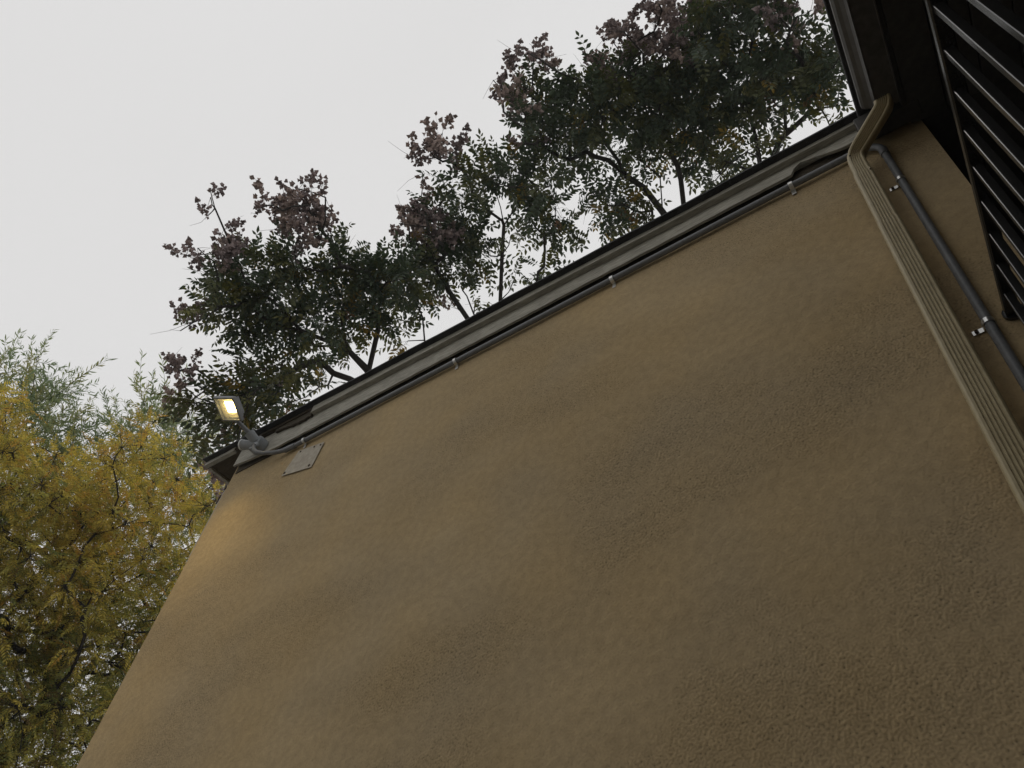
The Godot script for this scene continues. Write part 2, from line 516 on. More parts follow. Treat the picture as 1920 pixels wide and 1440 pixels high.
# ================================================================= the scene
func _ready():
	rng.seed = 20
	# --- camera
	var cam := Camera3D.new()
	cam.name = "camera"
	add_child(cam)
	cam.position = Vector3(0, 1.6, 1.7)
	cam.rotation_degrees = Vector3(48.65, 43.658, 10.318)
	cam.fov = 54.43
	cam.near = 0.05
	cam.far = 500.0
	cam.current = true
	# --- sky
	var env := Environment.new()
	env.background_mode = Environment.BG_SKY
	env.tonemap_mode = Environment.TONE_MAPPER_LINEAR
	env.tonemap_exposure = 1.0
	env.sdfgi_enabled = true
	env.ssao_enabled = true
	env.ssil_enabled = true
	var sm := ProceduralSkyMaterial.new()
	sm.sky_top_color = Color(0.875, 0.872, 0.870)
	sm.sky_horizon_color = Color(0.835, 0.832, 0.83)
	sm.sky_curve = 0.25
	sm.ground_horizon_color = Color(0.45, 0.45, 0.44)
	sm.ground_bottom_color = Color(0.35, 0.34, 0.33)
	sm.sky_energy_multiplier = 1.0
	var cl := noise_image(1024, 512, 5, 0.005, 4)
	var cd := PackedByteArray(); cd.resize(1024 * 512 * 4)
	for i in 1024 * 512:
		cd[i * 4] = 215; cd[i * 4 + 1] = 218; cd[i * 4 + 2] = 226
		cd[i * 4 + 3] = clampi((cl[i] - 60) / 2, 0, 255)
	sm.sky_cover = ImageTexture.create_from_image(Image.create_from_data(1024, 512, false, Image.FORMAT_RGBA8, cd))
	sm.sky_cover_modulate = Color(0.3, 0.3, 0.3, 1.0)
	# thin mist that greys the trees
	env.fog_enabled = true
	env.fog_density = 0.0018
	env.fog_light_color = Color(0.86, 0.88, 0.90)
	var sky := Sky.new()
	sky.sky_material = sm
	env.sky = sky
	var we := WorldEnvironment.new()
	we.name = "world_environment"
	we.environment = env
	add_child(we)
	# --- sun behind thick cloud
	var sun := DirectionalLight3D.new()
	sun.name = "overcast_sun"
	sun.sky_mode = DirectionalLight3D.SKY_MODE_LIGHT_ONLY
	sun.light_energy = 0.18
	sun.light_color = Color(1.0, 0.98, 0.95)
	sun.light_angular_distance = 25.0
	sun.shadow_enabled = true
	add_child(sun)
	sun.look_at_from_position(Vector3.ZERO, -Vector3(-0.55, 1.0, -0.1))

	# --- materials
	M.stucco = stucco()
	M.stucco_side = grained(lin(0.31, 0.235, 0.135), lin(0.37, 0.285, 0.165), 40, 0.2, Vector3(0.8, 0.8, 0.8), 0.95, 0.3)
	M.fascia = grained(lin(0.21, 0.20, 0.165), lin(0.42, 0.40, 0.34), 50, 0.06, Vector3(0.9, 7.0, 7.0), 0.85, 0.12)
	M.raw_wood = grained(lin(0.035, 0.028, 0.018), lin(0.075, 0.058, 0.036), 52, 0.08, Vector3(0.8, 5.0, 5.0), 0.95, 0.3)
	M.roofing = grained(lin(0.022, 0.023, 0.025), lin(0.05, 0.05, 0.052), 54, 0.3, Vector3(2, 2, 2), 0.95, 0.3)
	M.conduit = grained(lin(0.11, 0.115, 0.12), lin(0.17, 0.175, 0.18), 56, 0.1, Vector3(2, 2, 2), 0.5, 0.02)
	M.zinc = grained(lin(0.5, 0.5, 0.48), lin(0.75, 0.75, 0.73), 58, 0.2, Vector3(8, 8, 8), 0.28, 0.02, 0.9)
	M.tan_paint = grained(lin(0.29, 0.235, 0.13), lin(0.39, 0.325, 0.19), 60, 0.06, Vector3(1.5, 1.5, 1.5), 0.55, 0.03)
	M.gutter = grained(lin(0.045, 0.042, 0.038), lin(0.085, 0.08, 0.072), 62, 0.06, Vector3(1.5, 1.5, 1.5), 0.4, 0.03)
	M.soffit = grained(lin(0.02, 0.018, 0.015), lin(0.04, 0.036, 0.03), 64, 0.06, Vector3(2, 2, 2), 0.8, 0.05)
	M.rail = grained(lin(0.010, 0.010, 0.010), lin(0.018, 0.0175, 0.017), 66, 0.1, Vector3(6, 6, 6), 0.24, 0.0)
	M.plate = grained(lin(0.27, 0.235, 0.18), lin(0.40, 0.36, 0.285), 68, 0.03, Vector3(3, 3, 3), 0.7, 0.08)
	M.grey_box = grained(lin(0.20, 0.215, 0.225), lin(0.27, 0.285, 0.295), 70, 0.1, Vector3(4, 4, 4), 0.55, 0.02)
	M.white_cap = plain(lin(0.6, 0.62, 0.63), 0.5)
	M.lamp_body = grained(lin(0.12, 0.125, 0.13), lin(0.18, 0.185, 0.19), 72, 0.1, Vector3(6, 6, 6), 0.45, 0.02)
	M.rust = plain(lin(0.05, 0.03, 0.015), 0.9)
	M.paving = grained(lin(0.20, 0.195, 0.18), lin(0.30, 0.29, 0.27), 74, 0.05, Vector3(0.3, 0.3, 0.3), 0.95, 0.3)
	M.deck = grained(lin(0.06, 0.05, 0.04), lin(0.11, 0.09, 0.07), 76, 0.06, Vector3(1, 1, 1), 0.9, 0.1)
	M.bark = grained(lin(0.035, 0.03, 0.026), lin(0.075, 0.066, 0.058), 78, 0.08, Vector3(3, 1, 3), 0.95, 0.5)
	M.dark_bark = grained(lin(0.02, 0.017, 0.014), lin(0.045, 0.038, 0.032), 80, 0.08, Vector3(3, 1, 3), 0.95, 0.5)

	build_ground()
	build_stucco_building()
	build_walkway()
	build_gutter_and_downspout()
	build_conduit()
	build_lamp()
	build_railing()
	build_trees()

func build_ground():
	var g := MB.new()
	g.quad(Vector3(-150, 0, -150), Vector3(150, 0, -150), Vector3(150, 0, 150), Vector3(-150, 0, 150))
	structure("ground", g, M.paving)

# height of the eave lines along the wall (the old boards sag and spread towards the far end)
func top_y(x: float) -> float: return lerpf(4.905, 4.948, clampf((-x - 0.9) / 2.6, 0, 1.35))
func strip_y(x: float) -> float: return lerpf(4.860, 4.872, clampf((-x - 0.9) / 2.6, 0, 1.35))
func board_y(x: float) -> float: return lerpf(4.772, 4.728, clampf((-x - 0.2) / 3.0, 0, 1.3))
func pipe_y(x: float) -> float: return lerpf(4.716, 4.664, clampf((-x - 0.2) / 3.0, 0, 1.2))

func eave_strip(xs: Array, bottom: Callable, top: Callable, z0: float, z1: float) -> MB:
	var p := PackedVector2Array()
	for x in xs: p.append(Vector2(x, bottom.call(x)))
	for i in range(xs.size() - 1, -1, -1): p.append(Vector2(xs[i], top.call(xs[i])))
	var mb := MB.new()
	mb.prism(p, z0, z1)
	return mb

func steps(a: float, b: float, n: int) -> Array:
	var o := []
	for i in n + 1: o.append(lerpf(a, b, i / float(n)))
	return o

func build_stucco_building():
	var t := thing("stucco_building", "tan stucco building with weathered wooden eave boards", "building", Vector3(-1.8, 0, 0))
	var o := t.position
	# front wall: a shallow grid so that the trowelled coat is never dead flat
	var w := MB.new()
	var fn := FastNoiseLite.new(); fn.seed = 9; fn.frequency = 0.9
	var nx := 88; var ny := 98
	var x0 := -4.0; var x1 := 0.36; var y1 := 4.86
	var at := func(i, j):
		var x: float = lerpf(x0, x1, i / float(nx)); var y: float = lerpf(0.0, y1, j / float(ny))
		var z: float = 0.004 * fn.get_noise_2d(x, y) if i > 0 and i < nx and j > 0 and j < ny else 0.0
		return Vector3(x, y, z)
	var nrm := func(i, j):
		var a: Vector3 = at.call(clampi(i + 1, 0, nx), j) - at.call(clampi(i - 1, 0, nx), j)
		var b: Vector3 = at.call(i, clampi(j + 1, 0, ny)) - at.call(i, clampi(j - 1, 0, ny))
		return a.cross(b).normalized()
	for i in nx:
		for j in ny:
			var a = at.call(i, j); var b = at.call(i + 1, j); var d = at.call(i + 1, j + 1); var e = at.call(i, j + 1)
			var na = nrm.call(i, j); var nb = nrm.call(i + 1, j); var nd = nrm.call(i + 1, j + 1); var ne = nrm.call(i, j + 1)
			w.trin(a, d, b, na, nd, nb); w.trin(a, e, d, na, ne, nd)
			for q in [a, d, b, a, e, d]:
				w.uv.append(Vector2((q.x - x0) / 4.9, 1.0 - q.y / 4.9))
	part("wall", w, M.stucco, t, o)
	var s := MB.new()
	s.face(Vector3(x0, 0, 0), Vector3(x0, y1, 0), Vector3(x0, y1, -2.0), Vector3(x0, 0, -2.0), Vector3(-1, 0, 0))
	s.face(Vector3(x1, 0, 0), Vector3(x1, y1, 0), Vector3(x1, y1, -2.0), Vector3(x1, 0, -2.0), Vector3(1, 0, 0))
	s.face(Vector3(x0, 0, -2.0), Vector3(x1, 0, -2.0), Vector3(x1, y1, -2.0), Vector3(x0, y1, -2.0), Vector3(0, 0, -1))
	var sw := part("wall", s, M.stucco_side, t, o)
	# roof deck and its dark roofing edge
	var xs := steps(-4.36, 0.36, 24)
	var jag := func(x): return top_y(x) + 0.004 * sin(x * 23.0) + 0.003 * sin(x * 61.0)
	var r := eave_strip(xs, func(x): return jag.call(x) - 0.012, func(x): return jag.call(x), -2.15, 0.102)
	var roof := part("roof", r, M.roofing, t, o)
	var deck := eave_strip(xs, func(x): return jag.call(x) - 0.034, func(x): return jag.call(x) - 0.0125, -2.1, 0.066)
	part("roof_deck", deck, M.raw_wood, roof, o)
	# strip under the roof edge, broken off near its far end
	part("drip_strip", eave_strip(steps(-3.24, 0.20, 14), func(x): return strip_y(x) + 0.0015 * sin(x * 9.0), func(x): return jag.call(x) - 0.014, 0.041, 0.070), M.fascia, t, o)
	part("drip_strip", eave_strip(steps(-4.36, -4.03, 3), func(x): return strip_y(x) + 0.035, func(x): return jag.call(x) - 0.014, 0.041, 0.070), M.fascia, t, o)
	var ret := MB.new()
	ret.box(Vector3(-4.345, strip_y(-4.3) + 0.065, -1.0), Vector3(0.028, 0.062, 2.06), 0.002)
	part("side_fascia", ret, M.fascia, t, o)
	# rotten stretch where the strip is gone
	var rot := PackedVector2Array()
	rng.seed = 77
	for i in 19:
		var x := lerpf(-3.60, -3.245, i / 18.0)
		rot.append(Vector2(x, strip_y(x) + 0.012 - 0.03 * smoothstep(-3.6, -3.35, x) * rng.randf_range(0.5, 1.2)))
	for i in range(6, -1, -1):
		var x := lerpf(-3.60, -3.245, i / 6.0)
		rot.append(Vector2(x, jag.call(x) - 0.036))
	var rm := MB.new(); rm.prism(rot, 0.0405, 0.058)
	part("rotten_edge", rm, M.raw_wood, t, o)
	# upper fascia board
	part("fascia_board", eave_strip(steps(-3.98, 0.34, 16), func(x): return board_y(x) + 0.070, func(x): return jag.call(x) - 0.036, 0.006, 0.0395), M.fascia, t, o)
	# lower fascia board, its bottom rotted away near the downspout and worn at the far end
	var lo := PackedVector2Array()
	var n := 260
	for i in n + 1:
		var x := lerpf(-3.98, 0.34, i / float(n))
		var y := board_y(x) + 0.0012 * sin(x * 40.0) + rng.randf_range(-0.0006, 0.0006)
		if x > -0.16:
			# rotted stretch: heights of the broken edge read off along the board
			var bx := [-0.16, -0.150, -0.11, -0.052, 0.022, 0.054, 0.36]
			var by := [0.0, 0.030, 0.062, 0.048, 0.016, 0.008, 0.004]
			for k in 6:
				if x >= bx[k] and x < bx[k + 1]:
					y += lerpf(by[k], by[k + 1], (x - bx[k]) / (bx[k + 1] - bx[k])) + rng.randf_range(-0.005, 0.003)
		if x < -3.45: y += 0.05 * pow(clampf((-3.45 - x) / 0.5, 0, 1), 2.0)
		lo.append(Vector2(x, y))
	for i in range(16, -1, -1):
		var x := lerpf(-3.98, 0.34, i / 16.0)
		lo.append(Vector2(x, board_y(x) + 0.0675))
	var lm := MB.new(); lm.prism(lo, 0.028, 0.041)
	part("fascia_board", lm, M.fascia, t, o)
	part("backing_board", eave_strip(steps(-3.97, 0.34, 16), func(x): return board_y(x) + 0.004, func(x): return jag.call(x) - 0.036, 0.001, 0.0075), M.raw_wood, t, o)
	# trim on the far side wall, showing past the corner
	var tr := MB.new()
	tr.box(Vector3(-4.075, 4.42, -0.07), Vector3(0.14, 0.55, 0.03), 0.003)
	part("corner_trim", tr, M.plate, t, o)

	# pale cover plate on the wall below the lamp
	var pt := thing("cover_plate", "pale smeared cover plate with rusty holes on the tan wall", "plate", Vector3(-3.2, 4.48, 0))
	var pm := MB.new()
	pm.prism(PackedVector2Array([Vector2(-3.356, 4.431), Vector2(-3.068, 4.376), Vector2(-3.046, 4.571), Vector2(-3.29, 4.61)]), 0.0045, 0.0062)
	part("sheet", pm, M.plate, pt, pt.position)
	for q in [Vector2(-3.335, 4.447), Vector2(-3.098, 4.402), Vector2(-3.07, 4.555), Vector2(-3.13, 4.568), Vector2(-3.262, 4.590)]:
		var h := MB.new()
		h.rod(Vector3(q.x, q.y, 0.004), Vector3(q.x, q.y, 0.0092), 0.009 if q.y < 4.5 else 0.006, 9)
		part("rusty_bolt", h, M.rust, pt, pt.position)

func build_walkway():
	var t := thing("walkway_building", "dark covered walkway building with deep brown soffit", "building", Vector3(1.2, 0, 2.0))
	var o := t.position
	var e := Vector3(0.095, 0, 0.9955).normalized()
	var bas := frame(e, Vector3.UP)
	# soffit boards running along the eave
	for i in 13:
		var m := MB.new()
		var c := Vector3(0.318 + 0.066 + i * 0.133, 4.716, 0.0) + e * 2.6
		m.box(c, Vector3(5.16, 0.02, 0.129), 0.003, bas)
		part("soffit_board", m, M.soffit, t, o)
	var back := MB.new()
	back.box(Vector3(1.30, 4.84, -1.46), Vector3(1.87, 0.22, 3.0), 0.004)
	part("rear_soffit", back, M.soffit, t, o)
	var ret := MB.new()
	ret.box(Vector3(0.255, 4.756, 0.080), Vector3(0.23, 0.11, 0.07), 0.004)
	part("soffit_return", ret, M.soffit, t, o)
	var roof := MB.new()
	roof.box(Vector3(1.15, 4.845, 0) + e * 2.7, Vector3(5.5, 0.03, 1.98), 0.004, bas)
	part("roof", roof, M.roofing, t, o)
	var fb := MB.new()
	fb.box(Vector3(0.309, 4.765, 0) + e * 2.65, Vector3(5.1, 0.115, 0.016), 0.002, bas)
	part("fascia_board", fb, M.soffit, t, o)
	var w := MB.new()
	w.box(Vector3(2.1, 2.4, 1.2), Vector3(0.16, 4.8, 8.4), 0.005)
	w.box(Vector3(1.2, 2.4, -3.0), Vector3(1.64, 4.8, 0.12), 0.005)
	part("wall", w, M.soffit, t, o)
	# the wing that closes the court behind
	var wing := MB.new()
	wing.box(Vector3(0.75, 3.1, 5.35), Vector3(3.3, 6.2, 0.2), 0.005)
	part("wing_wall", wing, M.stucco_side, t, o)
	var d := MB.new()
	d.box(Vector3(1.2, 2.36, 0) + e * 2.62, Vector3(5.2, 0.16, 1.60), 0.006, bas)
	d.box(Vector3(1.2, 2.36, -1.45), Vector3(1.6, 0.16, 2.9), 0.006)
	part("deck", d, M.deck, t, o)

func build_gutter_and_downspout():
	var e := Vector3(0.095, 0, 0.9955).normalized()
	var g := thing("eave_gutter", "dark metal eave gutter along the walkway roof edge", "gutter", Vector3(0.4, 4.7, 1.0))
	var prof := PackedVector2Array()
	var outer := [Vector2(0, 0.115), Vector2(0, 0), Vector2(-0.082, 0), Vector2(-0.084, 0.018), Vector2(-0.090, 0.036), Vector2(-0.104, 0.052), Vector2(-0.118, 0.062), Vector2(-0.127, 0.076), Vector2(-0.127, 0.108), Vector2(-0.116, 0.112)]
	var inner := [Vector2(-0.117, 0.109), Vector2(-0.1245, 0.106), Vector2(-0.1245, 0.078), Vector2(-0.1165, 0.0645), Vector2(-0.102, 0.0545), Vector2(-0.0875, 0.037), Vector2(-0.0815, 0.018), Vector2(-0.080, 0.0025), Vector2(-0.0025, 0.0025), Vector2(-0.0025, 0.115)]
	for q in outer + inner: prof.append(q)
	var m := MB.new()
	var p0 := Vector3(0.298, 4.70, 0) + e * 0.145
	var pts := PackedVector3Array([p0, p0 + e * 1.2, p0 + e * 2.4, p0 + e * 5.0])
	var rows := []
	var side := Vector3(e.z, 0, -e.x)
	for p in pts:
		var row := PackedVector3Array()
		for q in prof: row.append(p + side * q.x + Vector3(0, q.y, 0))
		rows.append(row)
	for i in pts.size() - 1:
		for j in prof.size():
			var j2 := (j + 1) % prof.size()
			var a := prof[j]; var b := prof[j2]
			m.quad(rows[i][j], rows[i][j2], rows[i + 1][j2], rows[i + 1][j])
	part("trough", m, M.gutter, g, g.position)
	var cap := MB.new()
	var cp := PackedVector2Array()
	for q in outer: cp.append(q)
	var id := Geometry2D.triangulate_polygon(cp)
	for i in range(0, id.size(), 3):
		var q := []
		for k in 3: q.append(p0 - e * 0.002 + side * cp[id[i + k]].x + Vector3(0, cp[id[i + k]].y, 0))
		m = cap
		cap.ftri(q[0], q[1], q[2], -e)
	part("end_cap", cap, M.gutter, g, g.position)
	# bead along the foot of the trough's face
	var bead := MB.new()
	bead.rod(p0 + side * -0.0825 + Vector3(0, -0.001, 0), p0 + e * 4.9 + side * -0.0825 + Vector3(0, -0.001, 0), 0.0028, 6)
	part("seam", bead, M.gutter, g, g.position)
	var bead2 := MB.new()
	bead2.rod(p0 + Vector3(0, -0.001, 0), p0 + e * 4.9 + Vector3(0, -0.001, 0), 0.003, 6)
	part("seam", bead2, M.gutter, g, g.position)

	var t := thing("downspout", "tan fluted metal downspout with offset elbow on the wall", "downspout", Vector3(0.084, 0, 0.075))
	var o := t.position
	var pf := func(wd: float, dp: float) -> PackedVector2Array:
		var p := PackedVector2Array()
		var h := wd * 0.5
		var k := dp * 0.5
		p.append_array([Vector2(-h, -k + 0.005), Vector2(-h, k - 0.010), Vector2(-h + 0.003, k - 0.004), Vector2(-h + 0.009, k)])
		var a := -h + 0.015; var b := h - 0.011
		for i in 5:
			var c := lerpf(a + 0.004, b - 0.004, i / 4.0)
			p.append_array([Vector2(c - 0.0035, k), Vector2(c - 0.0012, k - 0.0042), Vector2(c + 0.0012, k - 0.0042), Vector2(c + 0.0035, k)])
		p.append_array([Vector2(h - 0.007, k), Vector2(h - 0.002, k - 0.004), Vector2(h, k - 0.009), Vector2(h, -k + 0.005), Vector2(h - 0.005, -k), Vector2(-h + 0.005, -k)])
		return p
	var zc := 0.075
	var xc := 0.0845
	# offset elbow: out of the gutter, back to the wall, then down
	var path := V([0.258, 4.702, 0.178, 0.256, 4.684, 0.177, 0.248, 4.668, 0.172, 0.232, 4.657, 0.163, 0.195, 4.642, 0.141, 0.150, 4.625, 0.113, 0.122, 4.612, 0.097, 0.102, 4.597, 0.085, 0.090, 4.575, 0.078, 0.0855, 4.545, 0.0755, xc, 4.50, zc, xc, 4.385, zc])
	var outs := PackedVector3Array()
	for i in path.size():
		outs.append(Vector3(0, -0.7 * sin(PI * clampf(i / 9.0, 0, 1)), 1.0).normalized())
	var el := MB.new()
	el.sweep(pf.call(0.064, 0.046), path, outs)
	part("elbow", el, M.tan_paint, t, o)
	var seg := [[4.425, 4.032, 0.070, 0.052], [4.045, 0.15, 0.0735, 0.0555]]
	for s in seg:
		var q := MB.new()
		q.sweep(pf.call(s[2], s[3]), PackedVector3Array([Vector3(xc, s[0], zc), Vector3(xc, s[1], zc)]), PackedVector3Array([Vector3(0, 0, 1), Vector3(0, 0, 1)]))
		part("pipe", q, M.tan_paint, t, o)
	for q in [Vector3(0.072, 4.56, 0.104), Vector3(0.112, 4.40, 0.1005)]:
		var sc := MB.new()
		sc.rod(q, q + Vector3(0, 0, 0.004), 0.0035, 8)
		part("screw", sc, M.rust, t, o)

func arc(c: Vector3, a: Vector3, b: Vector3, n: int) -> PackedVector3Array:
	# quarter arc from c + a to c + b
	var p := PackedVector3Array()
	for i in n + 1:
		var t := PI * 0.5 * i / n
		p.append(c + a * cos(t) + b * sin(t))
	return p

func even(p: PackedVector3Array, r: float) -> PackedFloat32Array:
	var a := PackedFloat32Array()
	for i in p.size(): a.append(r)
	return a

func strap_at(c: Vector3, along: Vector3, foot: Vector3, r: float) -> MB:
	# one-hole strap: a band over the pipe and a flat foot with a screw
	var m := MB.new()
	var out := Vector3(0, 0, 1)
	var pr := PackedVector3Array()
	pr.append(Vector3(c.x, c.y, 0.002) - foot * (r + 0.003))
	for i in 13:
		var a := PI * i / 12.0
		pr.append(c + (-foot * cos(a) + out * sin(a)) * (r + 0.003))
	pr.append(Vector3(c.x, c.y, 0.006) + foot * (r + 0.0035))
	pr.append(Vector3(c.x, c.y, 0.004) + foot * (r + 0.032))
	for i in pr.size() - 1:
		var a := pr[i]; var b := pr[i + 1]
		var h := along * 0.009
		m.quad(a - h, b - h, b + h, a + h)
		var nn := (b - a).cross(along).normalized() * 0.0018
		m.quad(a - h + nn, b - h + nn, b + h + nn, a + h + nn)
		m.quad(a - h, b - h, b - h + nn, a - h + nn)
		m.quad(a + h, b + h, b + h + nn, a + h + nn)
	return m

func build_conduit():
	var r := 0.0145
	var z := 0.0225
	var t := thing("electrical_conduit", "grey electrical conduit strapped below the eave and down the wall", "conduit", Vector3(-1.5, 4.69, 0))
	var o := t.position
	# long level run
	var p := PackedVector3Array()
	for x in steps(-3.36, 0.10, 16): p.append(Vector3(x, pipe_y(x), z))
	var m := MB.new()
	m.tube(p, even(p, r), 14)
	part("pipe", m, M.conduit, t, o)
	# bend and drop beside the downspout
	var c := Vector3(0.10, 4.716 - 0.088, z)
	var b := arc(c, Vector3(0, 0.088, 0), Vector3(0.088, 0, 0), 10)
	var m2 := MB.new()
	m2.tube(b, even(b, r), 14)
	part("elbow", m2, M.conduit, t, o)
	var m3 := MB.new()
	m3.rod(Vector3(0.188, 4.63, z), Vector3(0.186, 0.3, z), r, 14)
	part("pipe", m3, M.conduit, t, o)
	var cp := MB.new()
	cp.rod(Vector3(0.188, 4.634, z), Vector3(0.188, 4.588, z), r + 0.003, 14)
	part("coupling", cp, M.conduit, t, o)
	# swept bend up to the lamp box
	var y0 := pipe_y(-3.36)
	var s := V([-3.36, y0, z, -3.42, y0 - 0.001, z + 0.004, -3.50, y0, 0.045, -3.58, y0 + 0.006, 0.075, -3.63, y0 + 0.022, 0.098, -3.656, y0 + 0.05, 0.108, -3.665, y0 + 0.085, 0.112])
	var sm := MB.new()
	sm.tube(s, even(s, r * 0.97), 14)
	part("elbow", sm, M.conduit, t, o)
	var c2 := MB.new()
	c2.rod(Vector3(-3.33, pipe_y(-3.33), z), Vector3(-3.42, y0 - 0.001, z + 0.004), r + 0.0035, 14)
	part("coupling", c2, M.conduit, t, o)
	for x in [-3.245, -2.045, -1.065, -0.175]:
		part("strap", strap_at(Vector3(x, pipe_y(x), z), Vector3(1, 0, 0), Vector3(0, -1, 0), r), M.zinc, t, o)
	for y in [4.36, 3.455]:
		var st := part("strap", strap_at(Vector3(0.187, y, z), Vector3(0, 1, 0), Vector3(-1, 0, 0), r), M.zinc, t, o)
		var sc := MB.new()
		sc.rod(Vector3(0.187 - r - 0.021, y, 0.004), Vector3(0.187 - r - 0.021, y, 0.0105), 0.0055, 8)
		part("screw", sc, M.rust, st, o)

func build_lamp():
	# weatherproof round box on the fascia
	var bc := Vector3(-3.70, 4.795, 0.045)
	var t := thing("flood_lamp", "lit square flood lamp on grey box at the eave end", "lamp", bc)
	var bx := MB.new()
	var p := PackedVector3Array([bc, bc + Vector3(0, 0, 0.012), bc + Vector3(0, 0, 0.055), bc + Vector3(0, 0, 0.062)])
	bx.tube(p, PackedFloat32Array([0.058, 0.062, 0.060, 0.052]), 24)
	part("junction_box", bx, M.grey_box, t, bc)
	var hub := MB.new()
	hub.rod(Vector3(-3.665, 4.738, 0.112), Vector3(-3.668, 4.765, 0.100), 0.021, 12)
	part("pipe_entry", hub, M.grey_box, t, bc)
	# two sockets: one holds the lamp, the other is closed with a white cap
	var s1 := MB.new()
	var a := bc + Vector3(0.0, 0.015, 0.055)
	var b := Vector3(-3.715, 4.842, 0.165)
	s1.tube(PackedVector3Array([a, a.lerp(b, 0.5), b]), PackedFloat32Array([0.030, 0.032, 0.034]), 18)
	part("socket", s1, M.grey_box, t, bc)
	var s2 := MB.new()
	var a2 := bc + Vector3(-0.01, -0.005, 0.045)
	var b2 := Vector3(-3.80, 4.805, 0.125)
	s2.tube(PackedVector3Array([a2, b2]), PackedFloat32Array([0.030, 0.034]), 18)
	var sk := part("socket", s2, M.grey_box, t, bc)
	var cpm := MB.new()
	var dd := (b2 - a2).normalized()
	cpm.tube(PackedVector3Array([b2, b2 + dd * 0.010, b2 + dd * 0.014]), PackedFloat32Array([0.0375, 0.0375, 0.030]), 18)
	part("cap", cpm, M.white_cap, sk, bc)
	# lamp head: hangs out over the wall and faces the ground
	var hc := Vector3(-3.7311, 4.8862, 0.3603)
	var u := Vector3(0.1329, -0.0265, -0.0504)
	var vv := Vector3(-0.0583, -0.0360, -0.1349)
	var nn := u.cross(vv).normalized()
	if nn.y > 0: nn = -nn
	var ul := u.length(); var vl := vv.length()
	var bas := Basis(u.normalized(), vv.normalized(), nn)
	if bas.determinant() < 0: bas = Basis(u.normalized(), vv.normalized(), nn)
	var hd := MB.new()
	# frame round the glass, a body behind it that narrows, cooling fins
	var fr := 0.011
	for s in [-1, 1]:
		hd.box(hc + u * 0.5 * s + u.normalized() * fr * 0.5 * s - nn * 0.012, Vector3(fr, vl + fr * 2, 0.030), 0.003, bas)
		hd.box(hc + vv * 0.5 * s + vv.normalized() * fr * 0.5 * s - nn * 0.012, Vector3(ul - 0.001, fr, 0.030), 0.003, bas)
	hd.box(hc - nn * 0.038, Vector3(ul * 0.98, vl * 0.98, 0.024), 0.010, bas)
	var head := part("lamp_head", hd, M.lamp_body, t, bc)
	for i in 7:
		var f := MB.new()
		f.box(hc - nn * 0.060 + u * (i - 3) / 7.5, Vector3(0.004, vl * 0.8, 0.024), 0.001, bas)
		var fp := part("cooling_fin", f, M.lamp_body, head, bc)
	var re := MB.new()
	re.box(hc - nn * 0.022, Vector3(ul * 0.96, vl * 0.96, 0.002), 0.0, bas)
	var rf := part("reflector", re, plain(lin(0.75, 0.70, 0.55), 0.45), head, bc)
	var le := MB.new()
	var lc := hc + u * 0.10 - vv * 0.06
	le.box(lc - nn * 0.0185, Vector3(ul * 0.46, vl * 0.50, 0.004), 0.001, bas)
	var em := plain(Color(1.0, 0.95, 0.75), 0.5)
	em.emission_enabled = true
	em.emission = Color(1.0, 0.90, 0.62)
	em.emission_energy_multiplier = 22.0
	var lp := part("led_panel", le, em, head, bc)
	var gl := MB.new()
	gl.box(hc + nn * 0.001, Vector3(ul * 0.995, vl * 0.995, 0.003), 0.0, bas)
	var gm := plain(Color(0.93, 0.92, 0.85, 0.14), 0.03)
	gm.transparency = BaseMaterial3D.TRANSPARENCY_ALPHA
	var gp := part("glass", gl, gm, head, bc)
	# knuckle arm from the socket to the head
	var arm := MB.new()
	var e1 := b
	var e2 := hc + vv * 0.53 - u * 0.02 - nn * 0.03
	arm.tube(PackedVector3Array([e1, e1.lerp(e2, 0.35) + Vector3(0, 0.0, 0.005), e1.lerp(e2, 0.7), e2]), PackedFloat32Array([0.016, 0.013, 0.012, 0.013]), 12)
	part("arm", arm, M.lamp_body, t, bc)
	var kn := MB.new()
	kn.rod(e2 - u.normalized() * 0.03, e2 + u.normalized() * 0.03, 0.014, 14)
	part("knuckle", kn, M.lamp_body, t, bc)
	# the lamp's own light, just in front of its glass
	var l := SpotLight3D.new()
	l.name = "lamp_light"
	l.light_color = Color(1.0, 0.86, 0.52)
	l.light_energy = 1.0
	l.spot_range = 30.0
	l.spot_attenuation = 2.0
	l.spot_angle = 62.0
	l.light_size = 0.04
	l.shadow_enabled = true
	t.add_child(l)
	l.position = lc + nn * 0.012 - bc
	l.look_at_from_position(lc + nn * 0.012, lc + nn, Vector3(0, 0, 1))

func build_railing():
	var t := thing("balcony_railing", "dark metal railing with thin upright bars along the walkway", "railing", Vector3(0.3, 2.4, 1.0))
	var o := t.position
	var e := Vector3(0.074, 0, 1.0).normalized()
	var bas := frame(e, Vector3.UP)
	var a := Vector3(0.250, 3.475, 0.004)
	var top := MB.new()
	top.box(a + e * 1.9, Vector3(3.8, 0.030, 0.036), 0.004, bas)
	part("top_rail", top, M.rail, t, o)
	var bot := MB.new()
	bot.box(Vector3(0.250, 2.52, 0.004) + e * 1.9, Vector3(3.8, 0.030, 0.030), 0.004, bas)
	part("bottom_rail", bot, M.rail, t, o)
	for i in 35:
		var z := 0.090 + 0.1045 * i
		var x := 0.2485 + 0.074 * z
		var m := MB.new()
		m.box(Vector3(x, 2.9975, z), Vector3(0.020, 0.924, 0.020), 0.0015)
		part("baluster", m, M.rail, t, o)
	for y in [3.475, 2.52]:
		var f := MB.new()
		f.rod(Vector3(0.2555, y, 0.0035), Vector3(0.2555, y, 0.0125), 0.030, 20)
		part("wall_flange", f, M.rail, t, o)

